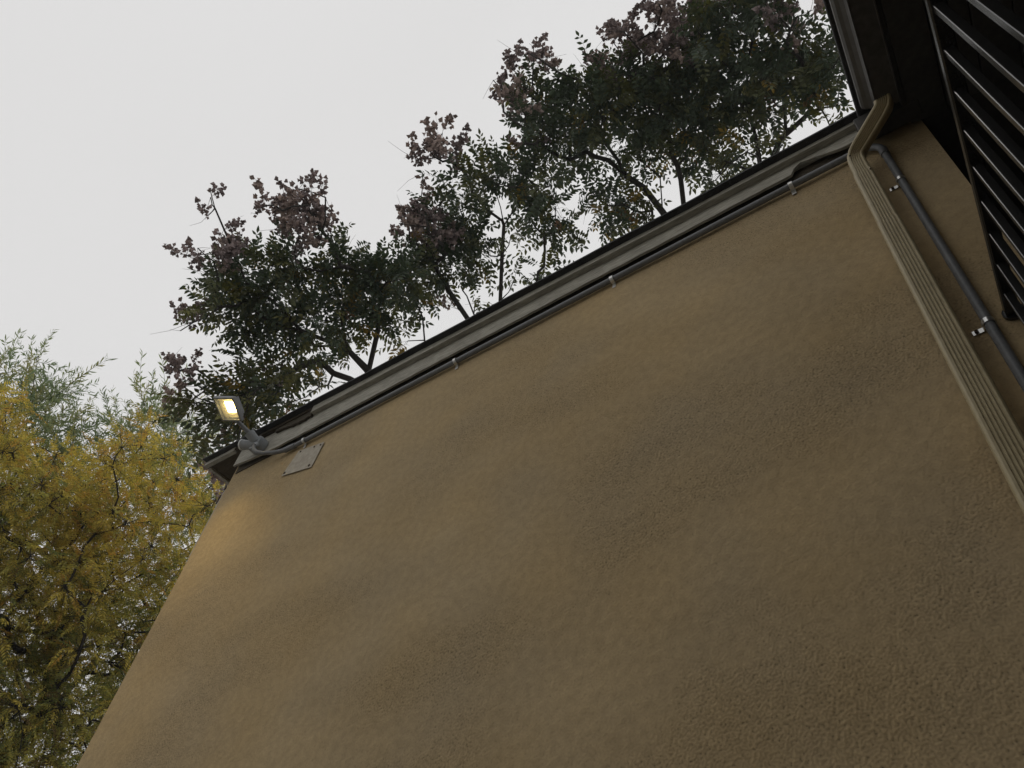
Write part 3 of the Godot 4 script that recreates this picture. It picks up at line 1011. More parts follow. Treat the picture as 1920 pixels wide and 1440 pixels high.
func build_trees():
	var lm := StandardMaterial3D.new()
	lm.vertex_color_use_as_albedo = true
	lm.roughness = 0.55
	lm.backlight_enabled = true
	lm.backlight = Color(0.62, 0.65, 0.5)
	var pm := StandardMaterial3D.new()
	pm.vertex_color_use_as_albedo = true
	pm.roughness = 0.9
	pm.backlight_enabled = true
	pm.backlight = Color(0.7, 0.68, 0.66)
	var ym := StandardMaterial3D.new()
	ym.vertex_color_use_as_albedo = true
	ym.roughness = 0.6
	ym.backlight_enabled = true
	ym.backlight = Color(0.9, 0.9, 0.8)
	rng.seed = 4
	var big := []; var small := []; var yel := []; var wil := []; var pan := []
	for i in 7: big.append(pinnate(rng.randi_range(5, 7), rng.randf_range(0.26, 0.35), 0.082, 0.037, rng.randf_range(0.15, 0.5)))
	for i in 5: yel.append(pinnate(8, rng.randf_range(0.20, 0.28), 0.050, 0.016, rng.randf_range(0.1, 0.5), true, 0.0013))
	for i in 5: wil.append(shoot(rng.randi_range(22, 30), rng.randf_range(0.5, 0.75), 0.125, 0.021))
	for i in 6: pan.append(panicle(rng.randi_range(20, 32), rng.randf_range(0.26, 0.36), 0.066))
	var green := kinds(big, [Color(0.074, 0.100, 0.062), Color(0.105, 0.115, 0.050), Color(0.15, 0.145, 0.045), Color(0.32, 0.21, 0.04), Color(0.20, 0.10, 0.045)])
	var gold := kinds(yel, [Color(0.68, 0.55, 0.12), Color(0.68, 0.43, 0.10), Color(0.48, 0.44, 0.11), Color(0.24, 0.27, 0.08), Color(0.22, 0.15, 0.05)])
	var pale := kinds(wil, [Color(0.30, 0.36, 0.20), Color(0.22, 0.29, 0.17), Color(0.38, 0.38, 0.17)])
	var husk := kinds(pan, [Color(0.37, 0.295, 0.285), Color(0.30, 0.24, 0.235), Color(0.43, 0.34, 0.305)])
	var gopt := {"seed": 1, "tip": 0.0065, "bark": M.bark, "leaf_mat": lm, "pod_mat": pm, "fill": 0.72, "lift": 0.1, "tumble": 0.35, "twig": 0.003, "bare": 1,
		"mix": [[0.66, 0.26, 0.07, 0.01, 0.0], [0.26, 0.38, 0.31, 0.04, 0.01], [0.14, 0.30, 0.36, 0.16, 0.04]]}
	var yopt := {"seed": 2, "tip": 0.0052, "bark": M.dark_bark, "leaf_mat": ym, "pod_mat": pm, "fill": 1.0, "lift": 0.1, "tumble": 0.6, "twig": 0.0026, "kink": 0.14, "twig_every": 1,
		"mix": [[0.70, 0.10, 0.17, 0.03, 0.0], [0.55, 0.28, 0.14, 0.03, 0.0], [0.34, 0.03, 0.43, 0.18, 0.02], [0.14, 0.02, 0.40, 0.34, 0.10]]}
	var wopt := {"seed": 3, "tip": 0.0045, "bark": M.bark, "leaf_mat": ym, "pod_mat": pm, "fill": 0.8, "lift": 0.55, "tumble": 0.8, "twig": 0.0035, "kink": 0.1,
		"mix": [[0.45, 0.3, 0.25], [0.3, 0.4, 0.3]]}
	gopt.seed = 10
	leafy_tree("goldenrain_tree", "green tree with mauve seed pods on arching limbs behind the lamp", Vector3(-6.3, 0, -3.6),
		[V([-6.3, 0, -3.6, -6.05, 3.64, -3.41, -5.67, 6.47, -2.86, -5.46, 8.09, -2.36]), V([-5.58, 8.43, -1.55, -5.64, 8.51, -1.26, -5.76, 8.51, -1.01, -5.92, 8.49, -0.7, -5.94, 8.53, -0.55, -5.96, 8.57, -0.35, -6, 8.6, -0.16, -6.07, 8.6, 0.11]), V([-5.92, 8.49, -0.7, -6.06, 8.44, -0.51, -6.15, 8.44, -0.27, -6.16, 8.48, -0.05]), V([-5.58, 8.42, -1.58, -5.31, 8.74, -1.33, -5.24, 8.83, -1.25, -5.02, 8.99, -1.23]), V([-5.57, 8.26, -1.91, -5.77, 8.3, -1.49, -5.88, 8.29, -1.31, -5.93, 8.34, -1.08]), V([-5.07, 8.5, -2.18, -4.92, 8.82, -1.76, -4.82, 8.99, -1.55, -4.8, 9.05, -1.42]), V([-6.07, 8.6, 0.11, -5.99, 8.73, 0.42, -5.86, 8.91, 0.92, -5.78, 8.99, 1.1]), V([-5.93, 8.34, -1.08, -6.13, 8.2, -0.99, -6.43, 7.96, -0.86, -6.68, 7.75, -0.75, -6.95, 7.49, -0.62])],
		[
		[Vector3(-6.45, 8.58, 0.08), 0.31, 33, 0, 0],
		[Vector3(-6.28, 9.01, 0.11), 0.34, 39, 0, 0],
		[Vector3(-6.61, 8.61, -0.21), 0.23, 18, 0, 0],
		[Vector3(-5.93, 8.59, -0.23), 0.35, 43, 0, 0],
		[Vector3(-6.18, 8.64, -0.13), 0.30, 30, 0, 1],
		[Vector3(-5.39, 8.61, -0.07), 0.31, 33, 0, 1],
		[Vector3(-5.64, 8.62, 0.09), 0.27, 25, 0, 0],
		[Vector3(-5.59, 8.92, -0.52), 0.31, 33, 0, 0],
		[Vector3(-5.1, 8.85, -0.42), 0.26, 22, 0, 0],
		[Vector3(-5.35, 9.54, -0.49), 0.16, 9, 0, 0],
		[Vector3(-4.88, 8.86, -0.65), 0.27, 25, 0, 0],
		[Vector3(-4.77, 8.84, -0.87), 0.28, 28, 0, 0],
		[Vector3(-4.57, 8.91, -0.96), 0.27, 25, 0, 0],
		[Vector3(-4.75, 9.58, -1.35), 0.23, 18, 0, 1],
		[Vector3(-5.38, 8.5, -0.86), 0.24, 20, 0, 1],
		[Vector3(-6.13, 8.7, -1.05), 0.24, 20, 0, 0],
		[Vector3(-6.39, 8.71, -0.72), 0.20, 14, 0, 0],
		[Vector3(-6.44, 8.38, -0.39), 0.19, 12, 0, 0],
		[Vector3(-6.74, 8.38, -0.65), 0.13, 6, 0, 0],
		[Vector3(-6.82, 8.38, -0.5), 0.09, 4, 0, 0],
		[Vector3(-5.08, 8.78, -0.99), 0.23, 18, 0, 0],
		[Vector3(-5.91, 7.97, -0.89), 0.17, 10, 0, 1],
		[Vector3(-5.77, 7.83, -1.17), 0.15, 7, 0, 1],
		[Vector3(-5.17, 8.96, -1.37), 0.17, 10, 0, 1],
		[Vector3(-4.9, 9.24, -1.37), 0.19, 12, 0, 1],
		[Vector3(-5.3, 8.73, -0.73), 0.24, 20, 0, 0],
		[Vector3(-5.07, 8.76, -1.63), 0.11, 4, 0, 2],
		[Vector3(-5.18, 9.19, -0.18), 0.17, 10, 0, 0],
		[Vector3(-5.93, 8.19, 0.42), 0.20, 14, 0, 0],
		[Vector3(-6.13, 7.94, 0.32), 0.16, 9, 0, 1],
		[Vector3(-5.86, 8.82, -1.22), 0.17, 10, 0, 0],
		[Vector3(-6, 8.8, -0.73), 0.23, 18, 0, 0],
		[Vector3(-6.16, 8.35, -0.82), 0.17, 10, 0, 1],
		[Vector3(-5.44, 8.3, -0.65), 0.23, 18, 0, 0],
		[Vector3(-6.48, 8.68, -0.54), 0.20, 14, 0, 0],
		[Vector3(-6.1, 8.74, -0.53), 0.24, 20, 0, 0],
		[Vector3(-5.55, 9.34, -0.78), 0.24, 20, 0, 1],
		[Vector3(-5.02, 8.93, -0.88), 0.24, 20, 0, 0],
		[Vector3(-5.51, 8.98, -1.27), 0.16, 9, 0, 1],
		[Vector3(-6.84, 7.97, -0.69), 0.27, 25, 0, 1],
		[Vector3(-6.74, 8.18, -0.85), 0.24, 20, 0, 0],
		[Vector3(-6.71, 8.21, -1.16), 0.23, 18, 0, 1],
		[Vector3(-6.78, 7.45, -0.58), 0.24, 20, 0, 1],
		[Vector3(-7.03, 7.91, -0.97), 0.27, 25, 0, 1],
		[Vector3(-6.85, 8.02, -1.19), 0.23, 18, 0, 1],
		[Vector3(-6.86, 7.38, -0.41), 0.17, 10, 0, 1],
		[Vector3(-6.76, 7.18, -0.68), 0.16, 9, 0, 1],
		[Vector3(-6.61, 7.25, -0.8), 0.19, 12, 0, 1],
		[Vector3(-7.06, 7.91, -1.17), 0.17, 10, 0, 1],
		[Vector3(-6.04, 7.6, -1.06), 0.17, 10, 0, 1],
		[Vector3(-6.8, 7.7, -0.63), 0.21, 16, 0, 0],
		[Vector3(-6.42, 7.62, -0.77), 0.26, 22, 0, 1],
		[Vector3(-5.48, 9.15, 0.57), 0.16, 0, 3, 0],
		[Vector3(-5.48, 9.39, 0.3), 0.27, 0, 8, 0],
		[Vector3(-5.1, 9.2, 0.3), 0.23, 0, 6, 0],
		[Vector3(-5.11, 9.08, -0.02), 0.21, 0, 5, 0],
		[Vector3(-5.1, 8.68, 0.19), 0.27, 0, 8, 0],
		[Vector3(-5.71, 9.32, 0.24), 0.17, 0, 4, 0],
		[Vector3(-5.8, 8.17, 0.59), 0.20, 0, 5, 0],
		[Vector3(-5.92, 8.66, 0.52), 0.17, 0, 4, 0],
		[Vector3(-6.47, 8.68, 0.73), 0.15, 0, 3, 0],
		[Vector3(-5.89, 8.25, 0.78), 0.11, 0, 1, 0],
		[Vector3(-6.03, 8.94, 0.9), 0.11, 0, 1, 0],
		[Vector3(-6.14, 9.1, 0.65), 0.16, 0, 3, 0],
		[Vector3(-5.84, 8.97, 1.03), 0.07, 0, 1, 0],
		[Vector3(-5.72, 9.21, 0.56), 0.11, 0, 1, 0],
		[Vector3(-4.87, 8.96, 0.54), 0.07, 0, 1, 0],
		[Vector3(-6.53, 7.96, 0.24), 0.16, 0, 3, 0],
		[Vector3(-6.42, 7.68, 0.29), 0.07, 0, 1, 0],
		[Vector3(-7.12, 7.85, -0.12), 0.15, 0, 3, 0],
		[Vector3(-6.75, 7.4, -0.17), 0.11, 0, 1, 0],
		[Vector3(-6.85, 7.6, 0.06), 0.07, 0, 1, 0],
		[Vector3(-7.12, 8.04, -0.25), 0.07, 0, 1, 0],
		[Vector3(-7.35, 7.51, -0.37), 0.11, 0, 1, 0],
		[Vector3(-7.43, 7.56, -0.48), 0.11, 0, 1, 0],
		[Vector3(-6.94, 7.38, -0.32), 0.09, 0, 1, 0],
		[Vector3(-7.06, 6.95, -1.09), 0.17, 0, 4, 0],
		[Vector3(-7.23, 7, -1.36), 0.15, 0, 3, 0],
		[Vector3(-7.05, 7.01, -0.96), 0.12, 0, 2, 0],
		[Vector3(-6.8, 7.03, -0.93), 0.08, 0, 1, 0],
		[Vector3(-6.91, 6.91, -1.27), 0.08, 0, 1, 0],
		[Vector3(-4.74, 9.05, 0.28), 0.05, 0, 1, 0],
		[Vector3(-7.06, 6.66, -1.28), 0.09, 0, 1, 0],
		[Vector3(-6.53, 8.37, -1.01), 0.07, 0, 1, 0],
		[Vector3(-6.64, 8.22, -1), 0.05, 0, 1, 0],
		[Vector3(-6, 8.76, 0.42), 0.15, 0, 3, 0],
		[Vector3(-5.14, 9.19, 0.13), 0.17, 0, 4, 0],
		[Vector3(-5.24, 8.98, 0.45), 0.16, 0, 3, 0]],
		green, husk, gopt, "seed-pod trees behind the stucco building")
	gopt.seed = 11
	leafy_tree("goldenrain_tree", "slim upright seed-pod tree with one straight stem above the roof edge", Vector3(-4.2, 0, -3.9),
		[V([-4.2, 0, -3.9, -4.27, 4.11, -3.73, -4.38, 7.3, -3.2, -4.45, 9.12, -2.74]), V([-4.15, 9.6, -2.15, -3.87, 9.92, -1.74, -3.68, 10.11, -1.48, -3.61, 10.21, -1.29, -3.57, 10.28, -1.12]), V([-3.67, 10.13, -1.43, -3.76, 10.17, -1.22, -3.81, 10.23, -0.96]), V([-3.67, 10.11, -1.48, -3.51, 10.2, -1.42, -3.39, 10.26, -1.38]), V([-4.45, 9.24, -2.53, -4.5, 9.45, -2.07, -4.47, 9.57, -1.85, -4.48, 9.6, -1.76]), V([-4.53, 9.19, -2.54, -4.59, 9.41, -2.04, -4.62, 9.56, -1.67, -4.62, 9.7, -1.33]), V([-4.28, 9.27, -2.66, -3.72, 9.72, -2.33, -3.59, 9.86, -2.17])],
		[
		[Vector3(-3.66, 10.1, -0.73), 0.27, 21, 0, 0],
		[Vector3(-3.62, 10.72, -0.97), 0.27, 21, 0, 0],
		[Vector3(-3.35, 10.69, -1.09), 0.24, 17, 0, 0],
		[Vector3(-4.1, 10.31, -1.01), 0.27, 21, 0, 0],
		[Vector3(-4.43, 10.18, -1.12), 0.27, 21, 0, 0],
		[Vector3(-4.65, 10, -1.1), 0.24, 17, 0, 0],
		[Vector3(-4.29, 9.89, -1.25), 0.27, 21, 0, 0],
		[Vector3(-4.12, 10.13, -1.48), 0.24, 17, 0, 0],
		[Vector3(-4.47, 10.15, -1.75), 0.24, 17, 0, 1],
		[Vector3(-4.59, 9.72, -1.56), 0.22, 15, 0, 0],
		[Vector3(-4.81, 9.6, -1.42), 0.25, 19, 0, 1],
		[Vector3(-4.95, 9.75, -1.21), 0.18, 10, 0, 0],
		[Vector3(-3.47, 10.49, -1.65), 0.27, 21, 0, 0],
		[Vector3(-3.19, 10.64, -1.47), 0.25, 19, 0, 0],
		[Vector3(-3.37, 10.23, -1.92), 0.25, 19, 0, 1],
		[Vector3(-3.15, 10.56, -1.81), 0.24, 17, 0, 0],
		[Vector3(-3.17, 10.46, -2.1), 0.17, 8, 0, 1],
		[Vector3(-5.17, 9.63, -1.23), 0.13, 4, 0, 0],
		[Vector3(-5.29, 9.79, -1.47), 0.11, 4, 0, 0],
		[Vector3(-3.77, 9.83, -2.14), 0.11, 4, 0, 1],
		[Vector3(-5.02, 9.98, -1), 0.10, 4, 0, 0],
		[Vector3(-4.72, 9.76, -0.89), 0.08, 4, 0, 1],
		[Vector3(-3.24, 10.61, -1.24), 0.18, 10, 0, 0],
		[Vector3(-3.4, 10.04, -0.95), 0.17, 8, 0, 0],
		[Vector3(-4.14, 10.1, -1.17), 0.21, 13, 0, 0],
		[Vector3(-4.53, 9.67, -1.28), 0.20, 11, 0, 0],
		[Vector3(-4.35, 10.1, -1.5), 0.20, 11, 0, 0],
		[Vector3(-4.09, 10.08, -1.74), 0.14, 6, 0, 0],
		[Vector3(-3.53, 9.77, -1.51), 0.13, 4, 0, 1],
		[Vector3(-3.55, 10.03, -2.22), 0.13, 4, 0, 1],
		[Vector3(-3.94, 9.94, -2.12), 0.08, 4, 0, 1],
		[Vector3(-4.15, 9.2, -1.8), 0.08, 4, 0, 1],
		[Vector3(-4.19, 9.8, -0.73), 0.17, 8, 0, 0],
		[Vector3(-3.81, 9.9, -0.65), 0.17, 8, 0, 0],
		[Vector3(-3.29, 10.05, -1.07), 0.15, 7, 0, 0],
		[Vector3(-2.84, 9.97, -1.3), 0.17, 8, 0, 0],
		[Vector3(-3.68, 10.34, -0.15), 0.14, 0, 2, 0],
		[Vector3(-3.88, 10.17, -0.14), 0.18, 0, 4, 0],
		[Vector3(-3.94, 10.35, -0.36), 0.18, 0, 4, 0],
		[Vector3(-4.14, 10.26, -0.22), 0.14, 0, 2, 0],
		[Vector3(-3.61, 10.08, -0.35), 0.14, 0, 2, 0],
		[Vector3(-4.3, 10.49, -0.45), 0.11, 0, 1, 0],
		[Vector3(-3.61, 9.88, -0.06), 0.14, 0, 2, 0],
		[Vector3(-3.77, 10.18, -0.42), 0.13, 0, 2, 0],
		[Vector3(-4.39, 9.7, -0.53), 0.14, 0, 2, 0],
		[Vector3(-4.55, 9.71, -0.74), 0.20, 0, 4, 0],
		[Vector3(-4.19, 9.56, -0.7), 0.18, 0, 4, 0],
		[Vector3(-4.71, 9.97, -1.18), 0.24, 0, 6, 0],
		[Vector3(-4.31, 9.67, -1.13), 0.18, 0, 4, 0],
		[Vector3(-4.43, 9.39, -0.52), 0.11, 0, 1, 0],
		[Vector3(-4.67, 9.82, -0.92), 0.20, 0, 4, 0],
		[Vector3(-4.25, 9.46, -0.85), 0.18, 0, 4, 0],
		[Vector3(-4.36, 9.99, -0.65), 0.10, 0, 1, 0],
		[Vector3(-5.03, 9.34, -0.72), 0.06, 0, 1, 0],
		[Vector3(-4.62, 9.44, -1.9), 0.07, 0, 1, 0]],
		green, husk, gopt, "seed-pod trees behind the stucco building")
	gopt.seed = 12
	leafy_tree("goldenrain_tree", "broad dense seed-pod tree with a dark slanting limb", Vector3(-2.6, 0, -4.2),
		[V([-2.6, 0, -4.2, -2.41, 4.66, -4.07, -2.12, 8.29, -3.69, -1.96, 10.36, -3.35]), V([-2.03, 10.7, -2.68, -2.1, 10.85, -2.3, -2.23, 10.92, -2.07, -2.23, 11.01, -1.85, -2.28, 11.13, -1.49, -2.3, 11.18, -1.31, -2.33, 11.27, -0.98]), V([-1.87, 10.54, -3.06, -1.75, 10.74, -2.72, -1.65, 10.87, -2.47, -1.61, 10.95, -2.31, -1.62, 11.01, -2.17, -1.46, 11.19, -1.76]), V([-2.05, 10.68, -2.71, -1.96, 10.79, -2.52, -1.86, 10.91, -2.3]), V([-2.23, 10.92, -2.07, -2.27, 10.96, -1.95, -2.34, 11.01, -1.78]), V([-2.26, 10.57, -2.83, -2.14, 10.72, -2.59, -2.18, 10.78, -2.42])],
		[
		[Vector3(-2.85, 11.54, -0.71), 0.26, 22, 0, 1],
		[Vector3(-2.69, 11.51, -0.98), 0.29, 27, 0, 0],
		[Vector3(-2.25, 11.15, -0.98), 0.31, 30, 0, 0],
		[Vector3(-2.94, 11.2, -1.01), 0.28, 25, 0, 0],
		[Vector3(-2.77, 11.53, -1.37), 0.29, 27, 0, 0],
		[Vector3(-3.18, 11.06, -1.26), 0.22, 15, 0, 1],
		[Vector3(-2.12, 11.73, -0.98), 0.28, 25, 0, 0],
		[Vector3(-2.06, 10.84, -1.21), 0.32, 33, 0, 0],
		[Vector3(-1.79, 11.41, -1.32), 0.34, 36, 0, 0],
		[Vector3(-2.01, 11.12, -2.05), 0.24, 17, 0, 0],
		[Vector3(-1.36, 11.23, -1.29), 0.35, 40, 0, 1],
		[Vector3(-1.48, 10.94, -1.63), 0.32, 33, 0, 0],
		[Vector3(-1.71, 11.47, -2.25), 0.28, 25, 0, 1],
		[Vector3(-1.15, 11.72, -1.79), 0.35, 40, 0, 0],
		[Vector3(-1.25, 11.21, -2.07), 0.32, 33, 0, 1],
		[Vector3(-0.92, 11.85, -1.51), 0.31, 30, 0, 0],
		[Vector3(-2.5, 10.97, -1.52), 0.21, 13, 0, 0],
		[Vector3(-2.41, 11.48, -1.89), 0.22, 15, 0, 0],
		[Vector3(-2.38, 10.98, -1.14), 0.26, 22, 0, 0],
		[Vector3(-1.57, 10.89, -1.4), 0.32, 33, 0, 0],
		[Vector3(-1.37, 11.11, -1.86), 0.29, 27, 0, 0],
		[Vector3(-2.52, 11.55, -0.85), 0.22, 15, 0, 0],
		[Vector3(-2.81, 10.71, -0.62), 0.19, 11, 0, 0],
		[Vector3(-1.87, 11.04, -1.26), 0.29, 27, 0, 0],
		[Vector3(-1.33, 11.54, -1.68), 0.32, 33, 0, 1],
		[Vector3(-1.48, 11.16, -1.1), 0.26, 22, 0, 0],
		[Vector3(-1.51, 11.44, -2.46), 0.22, 15, 0, 1],
		[Vector3(-2.98, 11.14, -1.21), 0.22, 15, 0, 0],
		[Vector3(-2.78, 11.13, -1.56), 0.18, 10, 0, 0],
		[Vector3(-1.88, 11.36, -1.82), 0.29, 27, 0, 0],
		[Vector3(-1.26, 11.65, -1.28), 0.26, 22, 0, 0],
		[Vector3(-2.19, 11.38, -0.8), 0.18, 10, 0, 0],
		[Vector3(-2.56, 10.61, -2.17), 0.21, 13, 0, 0],
		[Vector3(-2.37, 10.58, -2.26), 0.22, 15, 0, 0],
		[Vector3(-2.58, 10.69, -2.48), 0.18, 10, 0, 1],
		[Vector3(-2.33, 10.69, -2.45), 0.16, 8, 0, 1],
		[Vector3(-2.7, 10.56, -2.27), 0.15, 6, 0, 2],
		[Vector3(-2.54, 11.04, -2.25), 0.18, 10, 0, 0],
		[Vector3(-2.34, 10.89, -2.34), 0.16, 8, 0, 0],
		[Vector3(-2.68, 10.17, -2.31), 0.10, 4, 0, 1],
		[Vector3(-2.24, 10.46, -2.5), 0.09, 4, 0, 2],
		[Vector3(-2.69, 10.79, -1.97), 0.13, 5, 0, 0],
		[Vector3(-2.89, 11.62, -0.26), 0.19, 0, 4, 0],
		[Vector3(-2.63, 11.65, -0.37), 0.18, 0, 3, 0],
		[Vector3(-3, 11.2, -0.26), 0.18, 0, 3, 0],
		[Vector3(-2.84, 10.66, -0.38), 0.19, 0, 4, 0],
		[Vector3(-3.12, 11.42, -0.2), 0.09, 0, 1, 0],
		[Vector3(-2.42, 11.23, -0.28), 0.10, 0, 1, 0],
		[Vector3(-2.61, 11.36, -0.16), 0.12, 0, 1, 0],
		[Vector3(-3.04, 11.33, -0.41), 0.16, 0, 3, 0],
		[Vector3(-1.61, 11.52, -0.69), 0.25, 0, 6, 0],
		[Vector3(-1.51, 11.32, -0.91), 0.25, 0, 6, 0],
		[Vector3(-1.83, 11.75, -0.78), 0.18, 0, 3, 0],
		[Vector3(-1.7, 11.18, -0.97), 0.25, 0, 6, 0],
		[Vector3(-1.36, 11.29, -0.78), 0.19, 0, 4, 0],
		[Vector3(-1.96, 11.65, -0.86), 0.16, 0, 3, 0],
		[Vector3(-1.31, 11.06, -0.88), 0.15, 0, 2, 0],
		[Vector3(-0.92, 11.28, -0.64), 0.22, 0, 5, 0],
		[Vector3(-0.92, 11.72, -1.07), 0.29, 0, 8, 0],
		[Vector3(-1.04, 10.94, -0.95), 0.26, 0, 7, 0],
		[Vector3(-0.7, 11.74, -1.07), 0.22, 0, 5, 0],
		[Vector3(-0.72, 11.66, -0.82), 0.19, 0, 4, 0],
		[Vector3(-1.12, 11.35, -0.81), 0.19, 0, 4, 0],
		[Vector3(-0.84, 11.14, -1.12), 0.22, 0, 5, 0],
		[Vector3(-1.25, 11.62, -1.12), 0.18, 0, 3, 0],
		[Vector3(-3.19, 11.28, -1.24), 0.15, 0, 2, 0],
		[Vector3(-2.99, 10.61, -0.89), 0.12, 0, 1, 0],
		[Vector3(-2.94, 10.95, -1.06), 0.12, 0, 1, 0],
		[Vector3(-3.14, 11.14, -0.35), 0.10, 0, 1, 0],
		[Vector3(-3.13, 11.05, -0.52), 0.09, 0, 1, 0],
		[Vector3(-1.56, 11.26, -0.49), 0.10, 0, 1, 0],
		[Vector3(-1.38, 11.09, -0.55), 0.13, 0, 2, 0],
		[Vector3(-2.54, 11.39, -0.17), 0.09, 0, 1, 0],
		[Vector3(-2.5, 11.63, -0.19), 0.06, 0, 1, 0],
		[Vector3(-0.88, 11.1, -0.41), 0.22, 0, 5, 0]],
		green, husk, gopt, "seed-pod trees behind the stucco building")
	gopt.seed = 13
	leafy_tree("goldenrain_tree", "dense seed-pod tree with a bare twisting branch beside the gutter", Vector3(-0.9, 0, -4.3),
		[V([-0.9, 0, -4.3, -0.84, 4.62, -4.14, -0.75, 8.21, -3.67, -0.7, 10.26, -3.26]), V([-0.7, 10.57, -2.66, -0.61, 10.71, -2.37, -0.57, 10.81, -2.15, -0.61, 10.9, -1.93, -0.54, 11.02, -1.6]), V([-0.73, 10.37, -3.05, -0.84, 10.56, -2.67, -1.02, 10.63, -2.46, -1.17, 10.7, -2.28, -1.17, 10.78, -2.09]), V([-0.6, 10.48, -2.86, -0.56, 10.57, -2.69, -0.39, 10.65, -2.54, -0.21, 10.67, -2.5, 0, 10.7, -2.45, 0.15, 10.69, -2.46, 0.32, 10.66, -2.52, 0.54, 10.63, -2.56, 0.71, 10.62, -2.56]), V([-0.21, 10.67, -2.5, -0.28, 10.68, -2.48, -0.19, 10.79, -2.25, -0.1, 10.89, -1.99]), V([-0.57, 10.81, -2.15, -0.36, 11.02, -1.65, -0.06, 11.13, -1.32])],
		[
		[Vector3(-0.48, 11.47, -1.29), 0.30, 32, 0, 0],
		[Vector3(-0.7, 11.11, -1.83), 0.31, 35, 0, 0],
		[Vector3(-0.16, 11.37, -1.32), 0.29, 29, 0, 0],
		[Vector3(-0.19, 11.52, -1.72), 0.30, 32, 0, 1],
		[Vector3(-0.21, 10.5, -1.75), 0.33, 38, 0, 0],
		[Vector3(0.17, 10.67, -1.79), 0.30, 32, 0, 0],
		[Vector3(0.42, 11.33, -2.1), 0.24, 21, 0, 0],
		[Vector3(0.4, 10.48, -2.02), 0.20, 14, 0, 0],
		[Vector3(-0.01, 11.22, -2.3), 0.27, 26, 0, 1],
		[Vector3(-0.36, 10.85, -2.36), 0.19, 12, 0, 1],
		[Vector3(0.15, 10.66, -2.31), 0.16, 8, 0, 2],
		[Vector3(-1.17, 10.7, -2.58), 0.19, 12, 0, 1],
		[Vector3(-0.75, 10.3, -2.31), 0.17, 10, 0, 1],
		[Vector3(0.03, 10.75, -1.12), 0.24, 21, 0, 0],
		[Vector3(-1.02, 10.86, -2.14), 0.26, 23, 0, 1],
		[Vector3(-1.25, 11.01, -2.49), 0.20, 14, 0, 0],
		[Vector3(-0.92, 10.85, -1.8), 0.30, 32, 0, 0],
		[Vector3(0.02, 11.06, -1.84), 0.29, 29, 0, 0],
		[Vector3(-0.7, 11.48, -1.59), 0.30, 32, 0, 0],
		[Vector3(-0.64, 10.76, -0.94), 0.23, 18, 0, 0],
		[Vector3(-0.26, 10.51, -2.01), 0.23, 18, 0, 0],
		[Vector3(-0.46, 10.95, -1.85), 0.31, 35, 0, 0],
		[Vector3(0.23, 10.92, -2.07), 0.26, 23, 0, 1],
		[Vector3(0.18, 10.82, -1.51), 0.17, 10, 0, 0],
		[Vector3(-0.26, 10.97, -1), 0.24, 21, 0, 0],
		[Vector3(0.51, 10.91, -1.97), 0.19, 12, 0, 0],
		[Vector3(-0.33, 10.98, -0.88), 0.21, 16, 0, 0],
		[Vector3(0.03, 11.46, -1.06), 0.24, 21, 0, 0],
		[Vector3(-0.95, 10.83, -2.58), 0.13, 5, 0, 1],
		[Vector3(0.52, 10.46, -1.92), 0.16, 8, 0, 0],
		[Vector3(-1.2, 10.19, -2.39), 0.13, 5, 0, 1],
		[Vector3(-0.37, 10.7, -2.64), 0.09, 4, 0, 1],
		[Vector3(0.17, 10.41, -2.44), 0.09, 4, 0, 2],
		[Vector3(0.47, 10.73, -2.3), 0.10, 4, 0, 0],
		[Vector3(0.15, 10.41, -2.65), 0.07, 4, 0, 2],
		[Vector3(-0.47, 11.42, -0.99), 0.17, 0, 3, 0],
		[Vector3(0.15, 10.57, -1.21), 0.14, 0, 2, 0],
		[Vector3(0.25, 11.16, -1.64), 0.13, 0, 2, 0],
		[Vector3(0.11, 10.5, -1.49), 0.10, 0, 1, 0],
		[Vector3(0.45, 10.63, -1.37), 0.07, 0, 1, 0],
		[Vector3(0.6, 11.38, -1.65), 0.07, 0, 1, 0],
		[Vector3(-0.62, 11.33, -0.86), 0.16, 0, 3, 0],
		[Vector3(0.16, 10.82, -1.07), 0.14, 0, 2, 0],
		[Vector3(0.31, 10.61, -1.34), 0.10, 0, 1, 0],
		[Vector3(-0.12, 11.58, -1.13), 0.14, 0, 2, 0],
		[Vector3(0.28, 11.19, -1.36), 0.11, 0, 1, 0]],
		green, husk, gopt, "seed-pod trees behind the stucco building")
